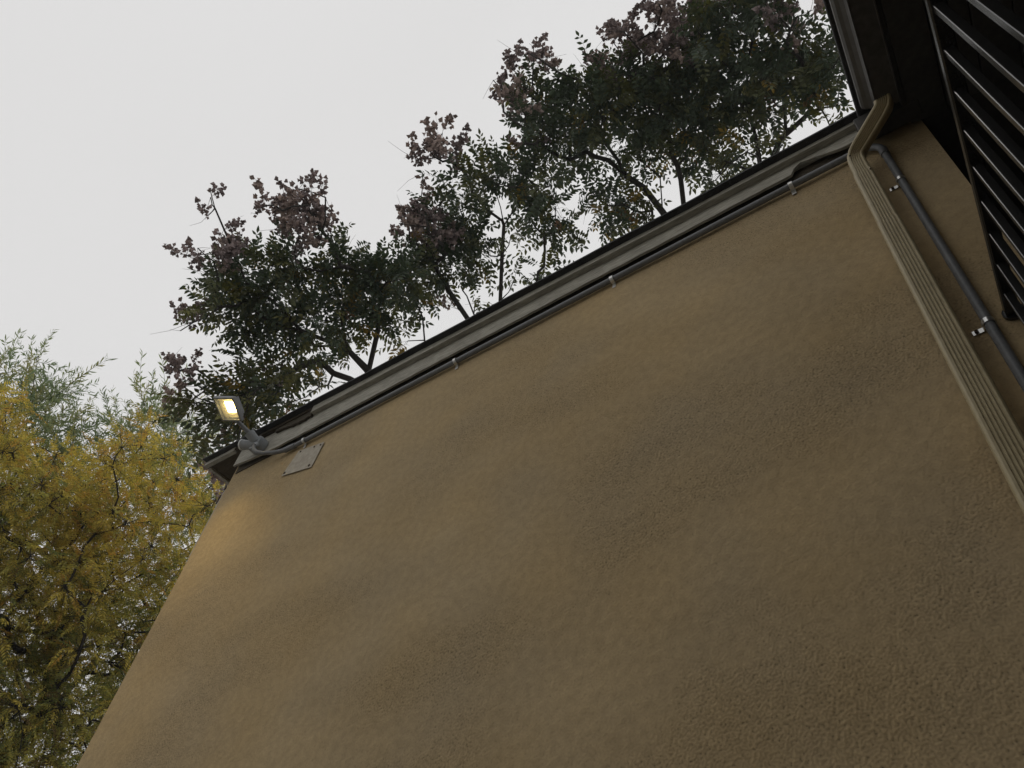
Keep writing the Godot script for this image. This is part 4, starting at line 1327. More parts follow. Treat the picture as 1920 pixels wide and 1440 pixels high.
	leafy_tree("golden_tree", "tree with yellow and orange autumn leaves beyond the wall corner", Vector3(-9.6, 0, -1.2),
		[V([-9.6, 0, -1.2, -9.8, 2.35, -1.32, -10.1, 4.17, -1.69, -10.26, 5.22, -2.02]), V([-10.16, 5.93, -1.52, -10.02, 6.22, -1.55, -9.88, 6.51, -1.53, -9.8, 6.73, -1.44, -9.73, 6.89, -1.4, -9.63, 7.08, -1.4, -9.54, 7.31, -1.24, -9.46, 7.55, -1.01, -9.43, 7.69, -0.81, -9.39, 7.83, -0.57]), V([-9.63, 7.08, -1.4, -9.35, 7.49, -1.48, -9.04, 7.88, -1.63]), V([-9.88, 6.51, -1.53, -9.98, 6.61, -1.04, -10.04, 6.7, -0.63, -10.13, 6.7, -0.23]), V([-10.02, 6.22, -1.55, -9.81, 6.53, -1.71, -9.55, 6.91, -1.9, -9.29, 7.15, -2.2]), V([-10.16, 5.93, -1.52, -9.94, 6.12, -1.89, -9.78, 6.22, -2.22, -9.63, 6.27, -2.51]), V([-9.98, 6.61, -1.04, -9.88, 6.99, -0.65, -9.78, 7.34, -0.2, -9.75, 7.5, 0.15]), V([-10.16, 5.93, -1.52, -10.31, 5.84, -1.14, -10.44, 5.81, -0.66]), V([-10.26, 5.22, -2.02, -10.06, 5.69, -2.08, -9.95, 5.96, -2.08]), V([-10.26, 5.22, -2.02, -10.39, 5.12, -1.75, -10.5, 5.16, -1.36]), V([-10.44, 5.81, -0.66, -10.54, 5.86, -0.06, -10.59, 5.93, 0.55]), V([-10.13, 6.7, -0.23, -10.18, 6.8, 0.46, -10.19, 6.89, 1])],
		[
		[Vector3(-10.08, 8.82, -1.28), 0.28, 38, 0, 2],
		[Vector3(-10.32, 6.79, 0.41), 0.24, 28, 0, 2],
		[Vector3(-9.88, 6.79, -0.92), 0.25, 30, 0, 0],
		[Vector3(-9.76, 4.82, -2.34), 0.25, 31, 0, 2],
		[Vector3(-8.94, 6.2, -2.22), 0.28, 37, 0, 3],
		[Vector3(-10.92, 5.33, -2.25), 0.25, 30, 0, 3],
		[Vector3(-10.13, 7.14, -2.85), 0.30, 43, 0, 0],
		[Vector3(-10.94, 6.23, -0.75), 0.21, 21, 0, 2],
		[Vector3(-9.63, 5.87, -0.03), 0.31, 48, 0, 2],
		[Vector3(-10.99, 6.49, 0.98), 0.23, 26, 0, 2],
		[Vector3(-10.12, 5.99, 0.91), 0.23, 25, 0, 2],
		[Vector3(-10.63, 8.4, 0.6), 0.32, 50, 0, 1],
		[Vector3(-11.24, 6.03, -2.76), 0.26, 33, 0, 3],
		[Vector3(-8.97, 6.73, -0.74), 0.29, 40, 0, 0],
		[Vector3(-8.39, 7.17, -0.46), 0.22, 24, 0, 0],
		[Vector3(-11.48, 5.9, 0.71), 0.33, 52, 0, 2],
		[Vector3(-10.99, 6.79, 0.02), 0.26, 33, 0, 2],
		[Vector3(-11.66, 5, -1.14), 0.29, 41, 0, 3],
		[Vector3(-9.69, 6.9, -1.84), 0.20, 20, 0, 0],
		[Vector3(-9.08, 6.11, -0.34), 0.21, 21, 0, 0],
		[Vector3(-11.06, 5.7, 0.84), 0.21, 20, 0, 2],
		[Vector3(-9.53, 5.48, 0.33), 0.24, 27, 0, 0],
		[Vector3(-11.11, 6.82, -0.93), 0.27, 35, 0, 2],
		[Vector3(-11.6, 6.33, 0.97), 0.21, 22, 0, 0],
		[Vector3(-11.12, 4.93, -2.79), 0.23, 25, 0, 3],
		[Vector3(-10.84, 5.02, 0.54), 0.26, 33, 0, 3],
		[Vector3(-10.67, 6.93, -1.02), 0.28, 38, 0, 2],
		[Vector3(-11.44, 6.21, -0.29), 0.31, 46, 0, 2],
		[Vector3(-9.31, 6.44, 1.29), 0.24, 28, 0, 0],
		[Vector3(-10.11, 7.81, -1.89), 0.21, 22, 0, 0],
		[Vector3(-10.34, 5.38, 0.7), 0.27, 36, 0, 3],
		[Vector3(-10.89, 6.43, 0.72), 0.25, 29, 0, 2],
		[Vector3(-10.1, 5.14, -2.39), 0.27, 36, 0, 3],
		[Vector3(-10.16, 4.52, -1.62), 0.28, 39, 0, 3],
		[Vector3(-8.98, 6.94, -0.81), 0.30, 45, 0, 2],
		[Vector3(-9.99, 7.18, 0.69), 0.21, 20, 0, 0],
		[Vector3(-10.44, 7.45, 1.22), 0.30, 43, 0, 1],
		[Vector3(-11.16, 4.49, -1.69), 0.32, 51, 0, 3],
		[Vector3(-8.72, 6.68, -0.27), 0.25, 31, 0, 0],
		[Vector3(-9.92, 4.67, -2.17), 0.29, 42, 0, 3],
		[Vector3(-11.26, 5.33, 0.26), 0.22, 23, 0, 0],
		[Vector3(-8.78, 6.04, -1.29), 0.32, 50, 0, 2],
		[Vector3(-8.38, 7.62, -0.6), 0.24, 28, 0, 1],
		[Vector3(-8.88, 6.64, -2.37), 0.25, 31, 0, 2],
		[Vector3(-10.53, 4.82, -1.6), 0.32, 50, 0, 3],
		[Vector3(-9.53, 6.88, -1.99), 0.20, 20, 0, 2],
		[Vector3(-10.79, 6.48, -1.43), 0.31, 48, 0, 2],
		[Vector3(-9.49, 6.56, 0.44), 0.23, 26, 0, 2],
		[Vector3(-10.43, 5.13, -0.07), 0.24, 29, 0, 3],
		[Vector3(-9.78, 7.74, -1.19), 0.24, 29, 0, 0],
		[Vector3(-10.88, 7.05, -1.38), 0.22, 23, 0, 0],
		[Vector3(-9.72, 6.68, -2.37), 0.20, 20, 0, 3],
		[Vector3(-11.3, 4.5, -0.92), 0.24, 28, 0, 3],
		[Vector3(-9.82, 4.68, -2.68), 0.28, 38, 0, 3],
		[Vector3(-8.56, 6.5, -1.43), 0.20, 19, 0, 2],
		[Vector3(-9.56, 5.34, -1.1), 0.22, 24, 0, 2],
		[Vector3(-10.54, 6.62, -0.03), 0.20, 19, 0, 2],
		[Vector3(-11.47, 6.53, -0.09), 0.26, 33, 0, 2],
		[Vector3(-9.9, 6.83, -1.5), 0.33, 52, 0, 0],
		[Vector3(-10.2, 6.3, -1.86), 0.23, 27, 0, 0],
		[Vector3(-10.05, 5.23, -0.6), 0.30, 43, 0, 2],
		[Vector3(-10.2, 7.51, -1.35), 0.32, 50, 0, 2],
		[Vector3(-10.77, 6.04, -2.93), 0.32, 51, 0, 2],
		[Vector3(-9.63, 8.24, -1.9), 0.33, 52, 0, 1],
		[Vector3(-11.21, 7.02, -1.09), 0.20, 19, 0, 0],
		[Vector3(-11.03, 7.54, 0.38), 0.28, 39, 0, 1],
		[Vector3(-10.22, 6.19, -2.01), 0.29, 41, 0, 3],
		[Vector3(-11.26, 6.54, 0.58), 0.23, 26, 0, 0],
		[Vector3(-9.24, 4.26, -2.23), 0.22, 23, 0, 2],
		[Vector3(-9.48, 4.58, 0.49), 0.31, 46, 0, 3],
		[Vector3(-10.97, 6.39, -0.57), 0.27, 35, 0, 2],
		[Vector3(-8.38, 7.09, -1.66), 0.23, 27, 0, 0],
		[Vector3(-11.27, 5.25, 0.09), 0.28, 37, 0, 3],
		[Vector3(-10.13, 6.45, 1.14), 0.28, 37, 0, 0],
		[Vector3(-11.09, 5.79, -2.54), 0.29, 42, 0, 3],
		[Vector3(-10.49, 5.18, 0.6), 0.31, 46, 0, 3],
		[Vector3(-9.74, 8.11, -2.57), 0.31, 47, 0, 1],
		[Vector3(-10.95, 4.84, -0.66), 0.31, 46, 0, 3],
		[Vector3(-10.54, 7.96, 0.38), 0.22, 24, 0, 1],
		[Vector3(-11.07, 5.05, -0.17), 0.21, 21, 0, 3],
		[Vector3(-10.79, 5.74, -3.16), 0.30, 45, 0, 2],
		[Vector3(-9.52, 5.46, -2.76), 0.32, 50, 0, 2],
		[Vector3(-10.47, 5.89, 0.46), 0.26, 32, 0, 2],
		[Vector3(-9.59, 5.08, -2.26), 0.21, 21, 0, 3],
		[Vector3(-10.87, 5.79, -0.87), 0.25, 30, 0, 3],
		[Vector3(-11.96, 5.33, -0.13), 0.25, 29, 0, 3],
		[Vector3(-10.83, 6.75, -2.02), 0.32, 51, 0, 2],
		[Vector3(-10.29, 5.24, 0.46), 0.24, 29, 0, 2],
		[Vector3(-10.19, 6.55, 0.14), 0.26, 34, 0, 2],
		[Vector3(-11.24, 5.5, -3.17), 0.27, 36, 0, 2],
		[Vector3(-10.94, 6.47, 0.2), 0.31, 47, 0, 2],
		[Vector3(-11.03, 7.34, 0.04), 0.28, 40, 0, 0],
		[Vector3(-11.33, 6.06, 0.82), 0.30, 45, 0, 0],
		[Vector3(-9.16, 7.15, 1.2), 0.23, 26, 0, 1],
		[Vector3(-10.17, 6.34, -0.44), 0.27, 34, 0, 2],
		[Vector3(-10.93, 4.81, -1.54), 0.25, 31, 0, 3],
		[Vector3(-10.49, 4.55, -2.64), 0.28, 39, 0, 3],
		[Vector3(-11.42, 4.6, -2.06), 0.31, 46, 0, 3],
		[Vector3(-9.48, 7.43, -2.4), 0.33, 53, 0, 1],
		[Vector3(-11.15, 4.44, -0.65), 0.25, 31, 0, 3],
		[Vector3(-10.93, 5.91, 0.22), 0.23, 26, 0, 2],
		[Vector3(-9.09, 6.25, 0.02), 0.28, 40, 0, 2],
		[Vector3(-10.25, 7.85, 0.58), 0.25, 30, 0, 0],
		[Vector3(-9.14, 7.34, -0.02), 0.23, 25, 0, 1],
		[Vector3(-10.38, 6.89, 0.01), 0.30, 43, 0, 2],
		[Vector3(-11.69, 5.05, -0.21), 0.25, 29, 0, 3],
		[Vector3(-9.29, 5.36, -0.2), 0.27, 36, 0, 0],
		[Vector3(-7.95, 7.33, -1.62), 0.27, 36, 0, 2],
		[Vector3(-10.42, 5.31, -0.24), 0.29, 42, 0, 3],
		[Vector3(-11.04, 6.07, -0.85), 0.28, 38, 0, 3],
		[Vector3(-9.25, 5.88, 0.11), 0.20, 19, 0, 2],
		[Vector3(-11.05, 7.33, 0.76), 0.32, 50, 0, 1],
		[Vector3(-10, 5.21, -0.31), 0.31, 46, 0, 3],
		[Vector3(-9.55, 5.46, 0.84), 0.26, 33, 0, 2],
		[Vector3(-8.53, 6.55, 0.01), 0.26, 32, 0, 2],
		[Vector3(-8.88, 6.4, 0.89), 0.32, 51, 0, 0],
		[Vector3(-9.59, 6.04, 0.67), 0.30, 44, 0, 2],
		[Vector3(-10.92, 4.39, -0.15), 0.27, 36, 0, 2],
		[Vector3(-11.39, 5.04, 0.25), 0.21, 22, 0, 3],
		[Vector3(-9.16, 5.55, -1.93), 0.28, 38, 0, 3],
		[Vector3(-11.77, 5, -0.07), 0.31, 46, 0, 2],
		[Vector3(-10.56, 4.34, -0.36), 0.23, 26, 0, 2],
		[Vector3(-11, 6.96, -2.56), 0.32, 49, 0, 2],
		[Vector3(-9.11, 6.81, 0.42), 0.23, 25, 0, 1],
		[Vector3(-9.72, 7.17, 0.99), 0.25, 31, 0, 2],
		[Vector3(-11.43, 6.05, -2.4), 0.22, 23, 0, 3],
		[Vector3(-12.13, 5.88, 0.12), 0.29, 40, 0, 3],
		[Vector3(-11.18, 5.88, -1.23), 0.32, 49, 0, 3],
		[Vector3(-9.6, 4.22, -2.02), 0.27, 36, 0, 3],
		[Vector3(-9.1, 6.2, -1.12), 0.30, 44, 0, 2],
		[Vector3(-8.89, 7.21, -1.48), 0.21, 22, 0, 0],
		[Vector3(-11.33, 6.45, 0.22), 0.31, 48, 0, 2],
		[Vector3(-11.58, 5.37, -0.73), 0.28, 39, 0, 2],
		[Vector3(-10.12, 7.5, -1.71), 0.21, 21, 0, 0],
		[Vector3(-9.53, 4.89, -0.73), 0.29, 42, 0, 3],
		[Vector3(-10.84, 8.23, 0.2), 0.25, 31, 0, 2],
		[Vector3(-11.14, 7.6, -0.81), 0.21, 22, 0, 2],
		[Vector3(-10.95, 4.37, -0.41), 0.21, 22, 0, 3],
		[Vector3(-11.94, 5.87, -0.2), 0.32, 49, 0, 2],
		[Vector3(-10.94, 4.57, -1.36), 0.27, 35, 0, 3],
		[Vector3(-8.15, 6.27, -2.17), 0.26, 32, 0, 0],
		[Vector3(-10.95, 7.31, -0.45), 0.29, 42, 0, 0],
		[Vector3(-9.53, 5.25, 0.15), 0.30, 43, 0, 2],
		[Vector3(-10.69, 5.58, -2.75), 0.21, 21, 0, 3],
		[Vector3(-9.62, 5.1, -0.95), 0.31, 47, 0, 3],
		[Vector3(-12.12, 5.05, -0.65), 0.21, 21, 0, 3],
		[Vector3(-8.78, 6.54, -0.22), 0.24, 29, 0, 0],
		[Vector3(-9.32, 5.94, -1.29), 0.31, 48, 0, 2],
		[Vector3(-9.75, 8.17, -2.22), 0.24, 28, 0, 1],
		[Vector3(-9.7, 8.85, -1.45), 0.25, 31, 0, 0],
		[Vector3(-10.73, 7.49, -1.42), 0.29, 42, 0, 1],
		[Vector3(-9.14, 4.7, -1.27), 0.28, 38, 0, 3],
		[Vector3(-9.96, 8.51, -1.19), 0.26, 33, 0, 0],
		[Vector3(-9.77, 4.74, 0.59), 0.26, 33, 0, 0],
		[Vector3(-8.73, 6.13, -0.86), 0.28, 39, 0, 0],
		[Vector3(-9.98, 6.14, 0.75), 0.20, 19, 0, 2],
		[Vector3(-8.87, 5.39, -1.45), 0.29, 42, 0, 2],
		[Vector3(-10.11, 6.19, -0.77), 0.24, 27, 0, 2],
		[Vector3(-9.2, 6.68, -1.34), 0.28, 37, 0, 0],
		[Vector3(-9.41, 6.51, -1.73), 0.29, 40, 0, 0],
		[Vector3(-11.48, 5.72, 0.42), 0.25, 32, 0, 3],
		[Vector3(-10.05, 6.83, -2.31), 0.27, 34, 0, 0],
		[Vector3(-9.4, 5.71, -2.28), 0.31, 46, 0, 3],
		[Vector3(-9.35, 4.96, -1.79), 0.31, 47, 0, 3],
		[Vector3(-8.95, 6.61, 1.02), 0.25, 29, 0, 2],
		[Vector3(-8.93, 7.11, 1.03), 0.26, 32, 0, 1],
		[Vector3(-9.34, 4.8, -0.86), 0.28, 39, 0, 3],
		[Vector3(-9.39, 6.75, 0.35), 0.24, 28, 0, 0],
		[Vector3(-9.39, 7.08, 0.69), 0.20, 19, 0, 2],
		[Vector3(-10.15, 5.05, -2.15), 0.26, 33, 0, 3],
		[Vector3(-9.53, 5.75, -1.35), 0.22, 23, 0, 3],
		[Vector3(-11.35, 5.29, 0.31), 0.23, 25, 0, 3],
		[Vector3(-9.32, 6.56, -1.46), 0.24, 28, 0, 0],
		[Vector3(-11.19, 5.14, -0.97), 0.21, 22, 0, 3],
		[Vector3(-9.41, 5.76, -0.74), 0.26, 32, 0, 2],
		[Vector3(-11.14, 4.71, -0.07), 0.23, 25, 0, 2],
		[Vector3(-10.76, 7.51, 1.09), 0.24, 27, 0, 0],
		[Vector3(-8.8, 5.92, -1.22), 0.21, 21, 0, 2],
		[Vector3(-9.7, 7.64, -2.03), 0.29, 40, 0, 1],
		[Vector3(-9.95, 4.28, -1.73), 0.20, 20, 0, 3],
		[Vector3(-9.98, 4.47, -1.9), 0.27, 36, 0, 3],
		[Vector3(-9.54, 4.94, -1.04), 0.28, 38, 0, 3],
		[Vector3(-11.75, 6.02, 0.18), 0.29, 42, 0, 0],
		[Vector3(-9.49, 6.92, -0.67), 0.28, 39, 0, 0],
		[Vector3(-9.66, 4.95, 0.84), 0.22, 23, 0, 2],
		[Vector3(-9.68, 4.64, -0.73), 0.26, 34, 0, 3],
		[Vector3(-10.66, 6.91, -0.4), 0.28, 38, 0, 2],
		[Vector3(-9.37, 7.29, -2.51), 0.23, 26, 0, 2],
		[Vector3(-8.74, 5.83, -0.88), 0.28, 38, 0, 0],
		[Vector3(-9, 5.51, -2.45), 0.23, 25, 0, 3],
		[Vector3(-10.09, 8.2, -1.4), 0.26, 32, 0, 2],
		[Vector3(-9.14, 6.04, 0.65), 0.21, 20, 0, 2],
		[Vector3(-9.7, 6.5, 1.01), 0.23, 26, 0, 1],
		[Vector3(-9.53, 6.25, -1.73), 0.20, 19, 0, 0],
		[Vector3(-11.14, 7.52, -1.05), 0.25, 30, 0, 2],
		[Vector3(-10.86, 5.22, -0.8), 0.31, 47, 0, 3],
		[Vector3(-9.07, 7.16, -1.33), 0.22, 23, 0, 0],
		[Vector3(-10.06, 4.61, 0.52), 0.23, 25, 0, 3],
		[Vector3(-10.62, 6.73, 0.92), 0.28, 39, 0, 2],
		[Vector3(-9.93, 4.19, -0.12), 0.24, 29, 0, 3],
		[Vector3(-11.18, 6.18, -1.19), 0.31, 46, 0, 2],
		[Vector3(-9.42, 6.84, -0.87), 0.23, 27, 0, 0],
		[Vector3(-10.76, 5.65, -1.31), 0.28, 39, 0, 3],
		[Vector3(-11.9, 5.98, 0.32), 0.27, 36, 0, 3],
		[Vector3(-10.41, 5.34, -1.54), 0.24, 28, 0, 3],
		[Vector3(-9.79, 6.87, -1.28), 0.28, 38, 0, 0],
		[Vector3(-10.33, 5.56, -2.61), 0.29, 41, 0, 3],
		[Vector3(-11.86, 5.46, -0.6), 0.28, 38, 0, 2],
		[Vector3(-10.35, 6.22, -1.83), 0.30, 44, 0, 3],
		[Vector3(-11.74, 4.97, -1.49), 0.27, 35, 0, 3],
		[Vector3(-11.41, 6.46, -1.24), 0.28, 39, 0, 2],
		[Vector3(-9.45, 7.77, -1.39), 0.28, 40, 0, 0],
		[Vector3(-11.51, 4.82, -2.91), 0.26, 33, 0, 3],
		[Vector3(-10.79, 6.14, 0.81), 0.30, 43, 0, 2],
		[Vector3(-10.17, 8.11, -2.78), 0.23, 26, 0, 1],
		[Vector3(-10.32, 5.08, 0.33), 0.23, 26, 0, 2],
		[Vector3(-9.85, 7.84, 0.99), 0.23, 26, 0, 1],
		[Vector3(-9.77, 4.98, -2.79), 0.20, 19, 0, 3],
		[Vector3(-10, 4.4, -0.95), 0.23, 25, 0, 3],
		[Vector3(-9.56, 6.9, 0.09), 0.31, 47, 0, 2],
		[Vector3(-10.51, 8.13, 0.47), 0.21, 21, 0, 0],
		[Vector3(-9.93, 4.36, -1.52), 0.28, 37, 0, 3],
		[Vector3(-9.39, 5.98, 0.98), 0.21, 20, 0, 0],
		[Vector3(-9.77, 7.25, 0.03), 0.26, 32, 0, 0],
		[Vector3(-9.15, 4.06, -1.6), 0.24, 27, 0, 3],
		[Vector3(-9.89, 4.75, -0.5), 0.32, 49, 0, 3],
		[Vector3(-10.67, 6.45, 0.02), 0.22, 23, 0, 2],
		[Vector3(-11.72, 5.46, -1.99), 0.25, 31, 0, 3],
		[Vector3(-10.51, 6.53, 0.99), 0.21, 22, 0, 2],
		[Vector3(-10.54, 4.49, -0.99), 0.26, 33, 0, 3],
		[Vector3(-8.86, 6.38, 0.29), 0.28, 39, 0, 2],
		[Vector3(-10.69, 6.42, -1.61), 0.26, 33, 0, 2],
		[Vector3(-9.61, 5.6, -1.59), 0.30, 44, 0, 3],
		[Vector3(-10.64, 8.4, -1.06), 0.25, 31, 0, 1],
		[Vector3(-9.01, 7.2, -0.67), 0.33, 52, 0, 0],
		[Vector3(-11.5, 5.38, -0.25), 0.28, 39, 0, 3],
		[Vector3(-10.02, 7.4, -1.46), 0.23, 26, 0, 1],
		[Vector3(-8.88, 6.77, -0.57), 0.21, 21, 0, 2],
		[Vector3(-11.53, 5.02, -1.57), 0.27, 36, 0, 3],
		[Vector3(-9.7, 4.79, -1.63), 0.27, 35, 0, 3],
		[Vector3(-11.02, 6.16, -1.86), 0.21, 22, 0, 2],
		[Vector3(-11.59, 4.72, -0.53), 0.24, 29, 0, 3],
		[Vector3(-9.55, 5.12, -2.62), 0.25, 30, 0, 3],
		[Vector3(-11.38, 4.83, -0.85), 0.25, 31, 0, 3],
		[Vector3(-10.75, 5.8, -1.68), 0.32, 49, 0, 2],
		[Vector3(-9.71, 5.56, 0.71), 0.29, 40, 0, 2],
		[Vector3(-8.7, 7.78, -1.32), 0.30, 45, 0, 1],
		[Vector3(-9.89, 8.23, -2.91), 0.25, 30, 0, 2],
		[Vector3(-11.39, 4.83, -0.33), 0.21, 21, 0, 2],
		[Vector3(-7.86, 7.31, -0.77), 0.22, 24, 0, 2],
		[Vector3(-11.66, 7.02, 1.13), 0.28, 38, 0, 2],
		[Vector3(-10.25, 6.71, 0.27), 0.26, 33, 0, 2],
		[Vector3(-9.93, 5.1, -0.44), 0.27, 35, 0, 2],
		[Vector3(-9.23, 5.91, -2.19), 0.28, 39, 0, 3],
		[Vector3(-9.5, 4.25, -0.33), 0.25, 30, 0, 2],
		[Vector3(-9.64, 4.91, -1.23), 0.23, 26, 0, 3],
		[Vector3(-10.6, 7.86, -0.52), 0.23, 25, 0, 2],
		[Vector3(-9.91, 6.24, -0.88), 0.31, 48, 0, 0],
		[Vector3(-10.05, 6.4, 0.6), 0.22, 23, 0, 2],
		[Vector3(-10.54, 7.32, -0.36), 0.30, 44, 0, 2],
		[Vector3(-9.12, 5.41, -0.53), 0.32, 50, 0, 2],
		[Vector3(-9.8, 7.01, -0.37), 0.21, 21, 0, 2],
		[Vector3(-9.83, 6.73, 1.15), 0.22, 23, 0, 1],
		[Vector3(-9.11, 7.54, -0.81), 0.22, 23, 0, 0],
		[Vector3(-10.46, 4.75, -2.84), 0.29, 42, 0, 2],
		[Vector3(-8.61, 6.82, -0.83), 0.25, 31, 0, 1],
		[Vector3(-10.41, 4.96, -2.23), 0.23, 25, 0, 3],
		[Vector3(-10.37, 7.65, 0.06), 0.25, 30, 0, 2],
		[Vector3(-11.33, 5.85, -0.95), 0.27, 36, 0, 3],
		[Vector3(-11.97, 5.7, -0.17), 0.26, 34, 0, 3],
		[Vector3(-9.23, 6.62, -0.81), 0.23, 25, 0, 0],
		[Vector3(-11.39, 6.55, -2.12), 0.24, 27, 0, 3],
		[Vector3(-10.09, 6.22, -0.55), 0.28, 38, 0, 2],
		[Vector3(-10.28, 7.8, -2.5), 0.27, 35, 0, 1],
		[Vector3(-11.1, 5.7, -2.04), 0.23, 25, 0, 2],
		[Vector3(-9.9, 4.45, -0.12), 0.23, 26, 0, 2],
		[Vector3(-9.43, 7.22, -1.75), 0.31, 48, 0, 0],
		[Vector3(-10.56, 4.66, -2.34), 0.28, 38, 0, 3],
		[Vector3(-11.93, 6.01, -0.78), 0.27, 35, 0, 3],
		[Vector3(-9.25, 7.77, -1.54), 0.24, 27, 0, 0],
		[Vector3(-9.31, 7.13, 0.35), 0.22, 24, 0, 0],
		[Vector3(-8.79, 6.63, -1.99), 0.29, 40, 0, 2],
		[Vector3(-8.74, 5.07, -2.12), 0.30, 43, 0, 3],
		[Vector3(-11.66, 6.88, 0.26), 0.26, 32, 0, 2],
		[Vector3(-9.37, 7.98, -1.29), 0.22, 22, 0, 2],
		[Vector3(-11.31, 5.09, -1.49), 0.24, 27, 0, 3],
		[Vector3(-9.53, 5.89, 1.24), 0.31, 47, 0, 2],
		[Vector3(-9.62, 7.02, -0.11), 0.24, 28, 0, 2],
		[Vector3(-12.09, 5.03, 0.02), 0.33, 53, 0, 2],
		[Vector3(-9.91, 5.63, -1.8), 0.26, 33, 0, 3],
		[Vector3(-11.64, 5.84, -0.03), 0.23, 26, 0, 3],
		[Vector3(-10.19, 4.2, -0.81), 0.31, 46, 0, 3],
		[Vector3(-9.82, 7.63, -0.24), 0.28, 39, 0, 0],
		[Vector3(-9.8, 5.6, -1.34), 0.20, 19, 0, 3],
		[Vector3(-10.08, 6.17, -0.33), 0.32, 52, 0, 2],
		[Vector3(-8.39, 6.66, -0.97), 0.29, 42, 0, 0],
		[Vector3(-9.47, 7.12, -2.39), 0.21, 22, 0, 2],
		[Vector3(-9.56, 5.34, 0.57), 0.32, 51, 0, 0],
		[Vector3(-10.47, 7.3, 0.93), 0.23, 26, 0, 0],
		[Vector3(-9.66, 6.34, 0.84), 0.25, 30, 0, 2],
		[Vector3(-11.57, 5.17, -0.94), 0.25, 31, 0, 3],
		[Vector3(-9.94, 7.11, -1.36), 0.28, 39, 0, 1],
		[Vector3(-10.24, 8.51, -1.36), 0.24, 28, 0, 0],
		[Vector3(-9.62, 5.75, -1.24), 0.27, 36, 0, 0],
		[Vector3(-9.96, 5.78, -2.35), 0.23, 25, 0, 3],
		[Vector3(-12.01, 4.65, -0.23), 0.25, 31, 0, 3],
		[Vector3(-10.38, 5.3, -2.38), 0.20, 20, 0, 3],
		[Vector3(-11.13, 5.45, -0.6), 0.32, 49, 0, 2],
		[Vector3(-10.86, 8.07, 0.73), 0.24, 28, 0, 1],
		[Vector3(-9.37, 7.11, 1.04), 0.21, 21, 0, 0],
		[Vector3(-10.12, 6.59, 0.65), 0.22, 24, 0, 2],
		[Vector3(-8.44, 5.94, -2.15), 0.22, 22, 0, 3],
		[Vector3(-10.76, 5.6, -0.05), 0.25, 31, 0, 3],
		[Vector3(-9.48, 4.18, -1.29), 0.30, 43, 0, 3],
		[Vector3(-9.31, 5.21, -0.15), 0.20, 20, 0, 2],
		[Vector3(-10.25, 6.46, 0.41), 0.27, 36, 0, 2],
		[Vector3(-11.03, 7.22, 1.27), 0.22, 23, 0, 1],
		[Vector3(-9.15, 4.66, -2.24), 0.26, 32, 0, 3],
		[Vector3(-11.42, 4.68, -0.75), 0.31, 48, 0, 3],
		[Vector3(-11.31, 5.55, -0.27), 0.26, 34, 0, 3],
		[Vector3(-11.46, 4.55, -1.54), 0.23, 27, 0, 2],
		[Vector3(-7.8, 7.07, -1.47), 0.29, 41, 0, 2],
		[Vector3(-10.61, 5.06, -1.45), 0.24, 28, 0, 3],
		[Vector3(-9.57, 4.99, -1.7), 0.26, 32, 0, 3],
		[Vector3(-10.26, 4.88, -1.56), 0.21, 22, 0, 3],
		[Vector3(-10.74, 7.42, -2.58), 0.29, 41, 0, 2],
		[Vector3(-9.2, 6.13, -2.02), 0.25, 30, 0, 2],
		[Vector3(-8.55, 6.13, -2.13), 0.21, 22, 0, 2],
		[Vector3(-11.36, 6.67, 0), 0.30, 43, 0, 2],
		[Vector3(-9.21, 6.17, -2.58), 0.25, 31, 0, 3],
		[Vector3(-9.91, 6.9, -2.1), 0.22, 22, 0, 0],
		[Vector3(-11.13, 6.29, -1.6), 0.23, 26, 0, 3],
		[Vector3(-12.05, 5.18, -0.16), 0.20, 20, 0, 3],
		[Vector3(-10.73, 5.6, -0.93), 0.24, 28, 0, 3],
		[Vector3(-11.63, 5.24, 0.08), 0.28, 37, 0, 3],
		[Vector3(-11.73, 5.39, -1.66), 0.21, 20, 0, 3],
		[Vector3(-10.85, 6.79, -1.84), 0.22, 23, 0, 2],
		[Vector3(-10.37, 7.4, 0.43), 0.30, 43, 0, 0],
		[Vector3(-9.69, 7.26, -2.12), 0.29, 42, 0, 2],
		[Vector3(-10.28, 5.67, -0.86), 0.23, 26, 0, 2],
		[Vector3(-10.35, 7.26, 1.27), 0.24, 27, 0, 0],
		[Vector3(-12.37, 4.9, -0.06), 0.28, 38, 0, 3],
		[Vector3(-10.45, 5.15, 0.22), 0.29, 41, 0, 2],
		[Vector3(-8.21, 7.33, -0.38), 0.24, 27, 0, 0],
		[Vector3(-9.72, 4.96, -0.52), 0.24, 28, 0, 3],
		[Vector3(-11.47, 6.53, 0.35), 0.29, 42, 0, 2],
		[Vector3(-9.36, 5.13, -1.62), 0.25, 30, 0, 3],
		[Vector3(-11.15, 5.63, -1.1), 0.26, 32, 0, 3],
		[Vector3(-11.32, 4.97, -0.57), 0.23, 26, 0, 3],
		[Vector3(-10.48, 5.64, -0.57), 0.20, 19, 0, 3],
		[Vector3(-9.72, 5.45, -0.98), 0.23, 27, 0, 3],
		[Vector3(-9.93, 5.98, -1.12), 0.22, 23, 0, 2],
		[Vector3(-9.84, 5.25, -1.31), 0.29, 42, 0, 3],
		[Vector3(-10.46, 4.52, -0.42), 0.21, 20, 0, 2],
		[Vector3(-9.98, 5.79, 0.19), 0.29, 40, 0, 2],
		[Vector3(-9.67, 7.27, -2.78), 0.26, 33, 0, 0],
		[Vector3(-8.64, 5.87, -1.99), 0.31, 47, 0, 3],
		[Vector3(-10.81, 6.29, 1.04), 0.28, 39, 0, 2],
		[Vector3(-10.21, 4.77, 0.48), 0.23, 25, 0, 3],
		[Vector3(-11.06, 7.47, -1.36), 0.23, 25, 0, 2],
		[Vector3(-9.88, 4.75, -0.07), 0.26, 33, 0, 3],
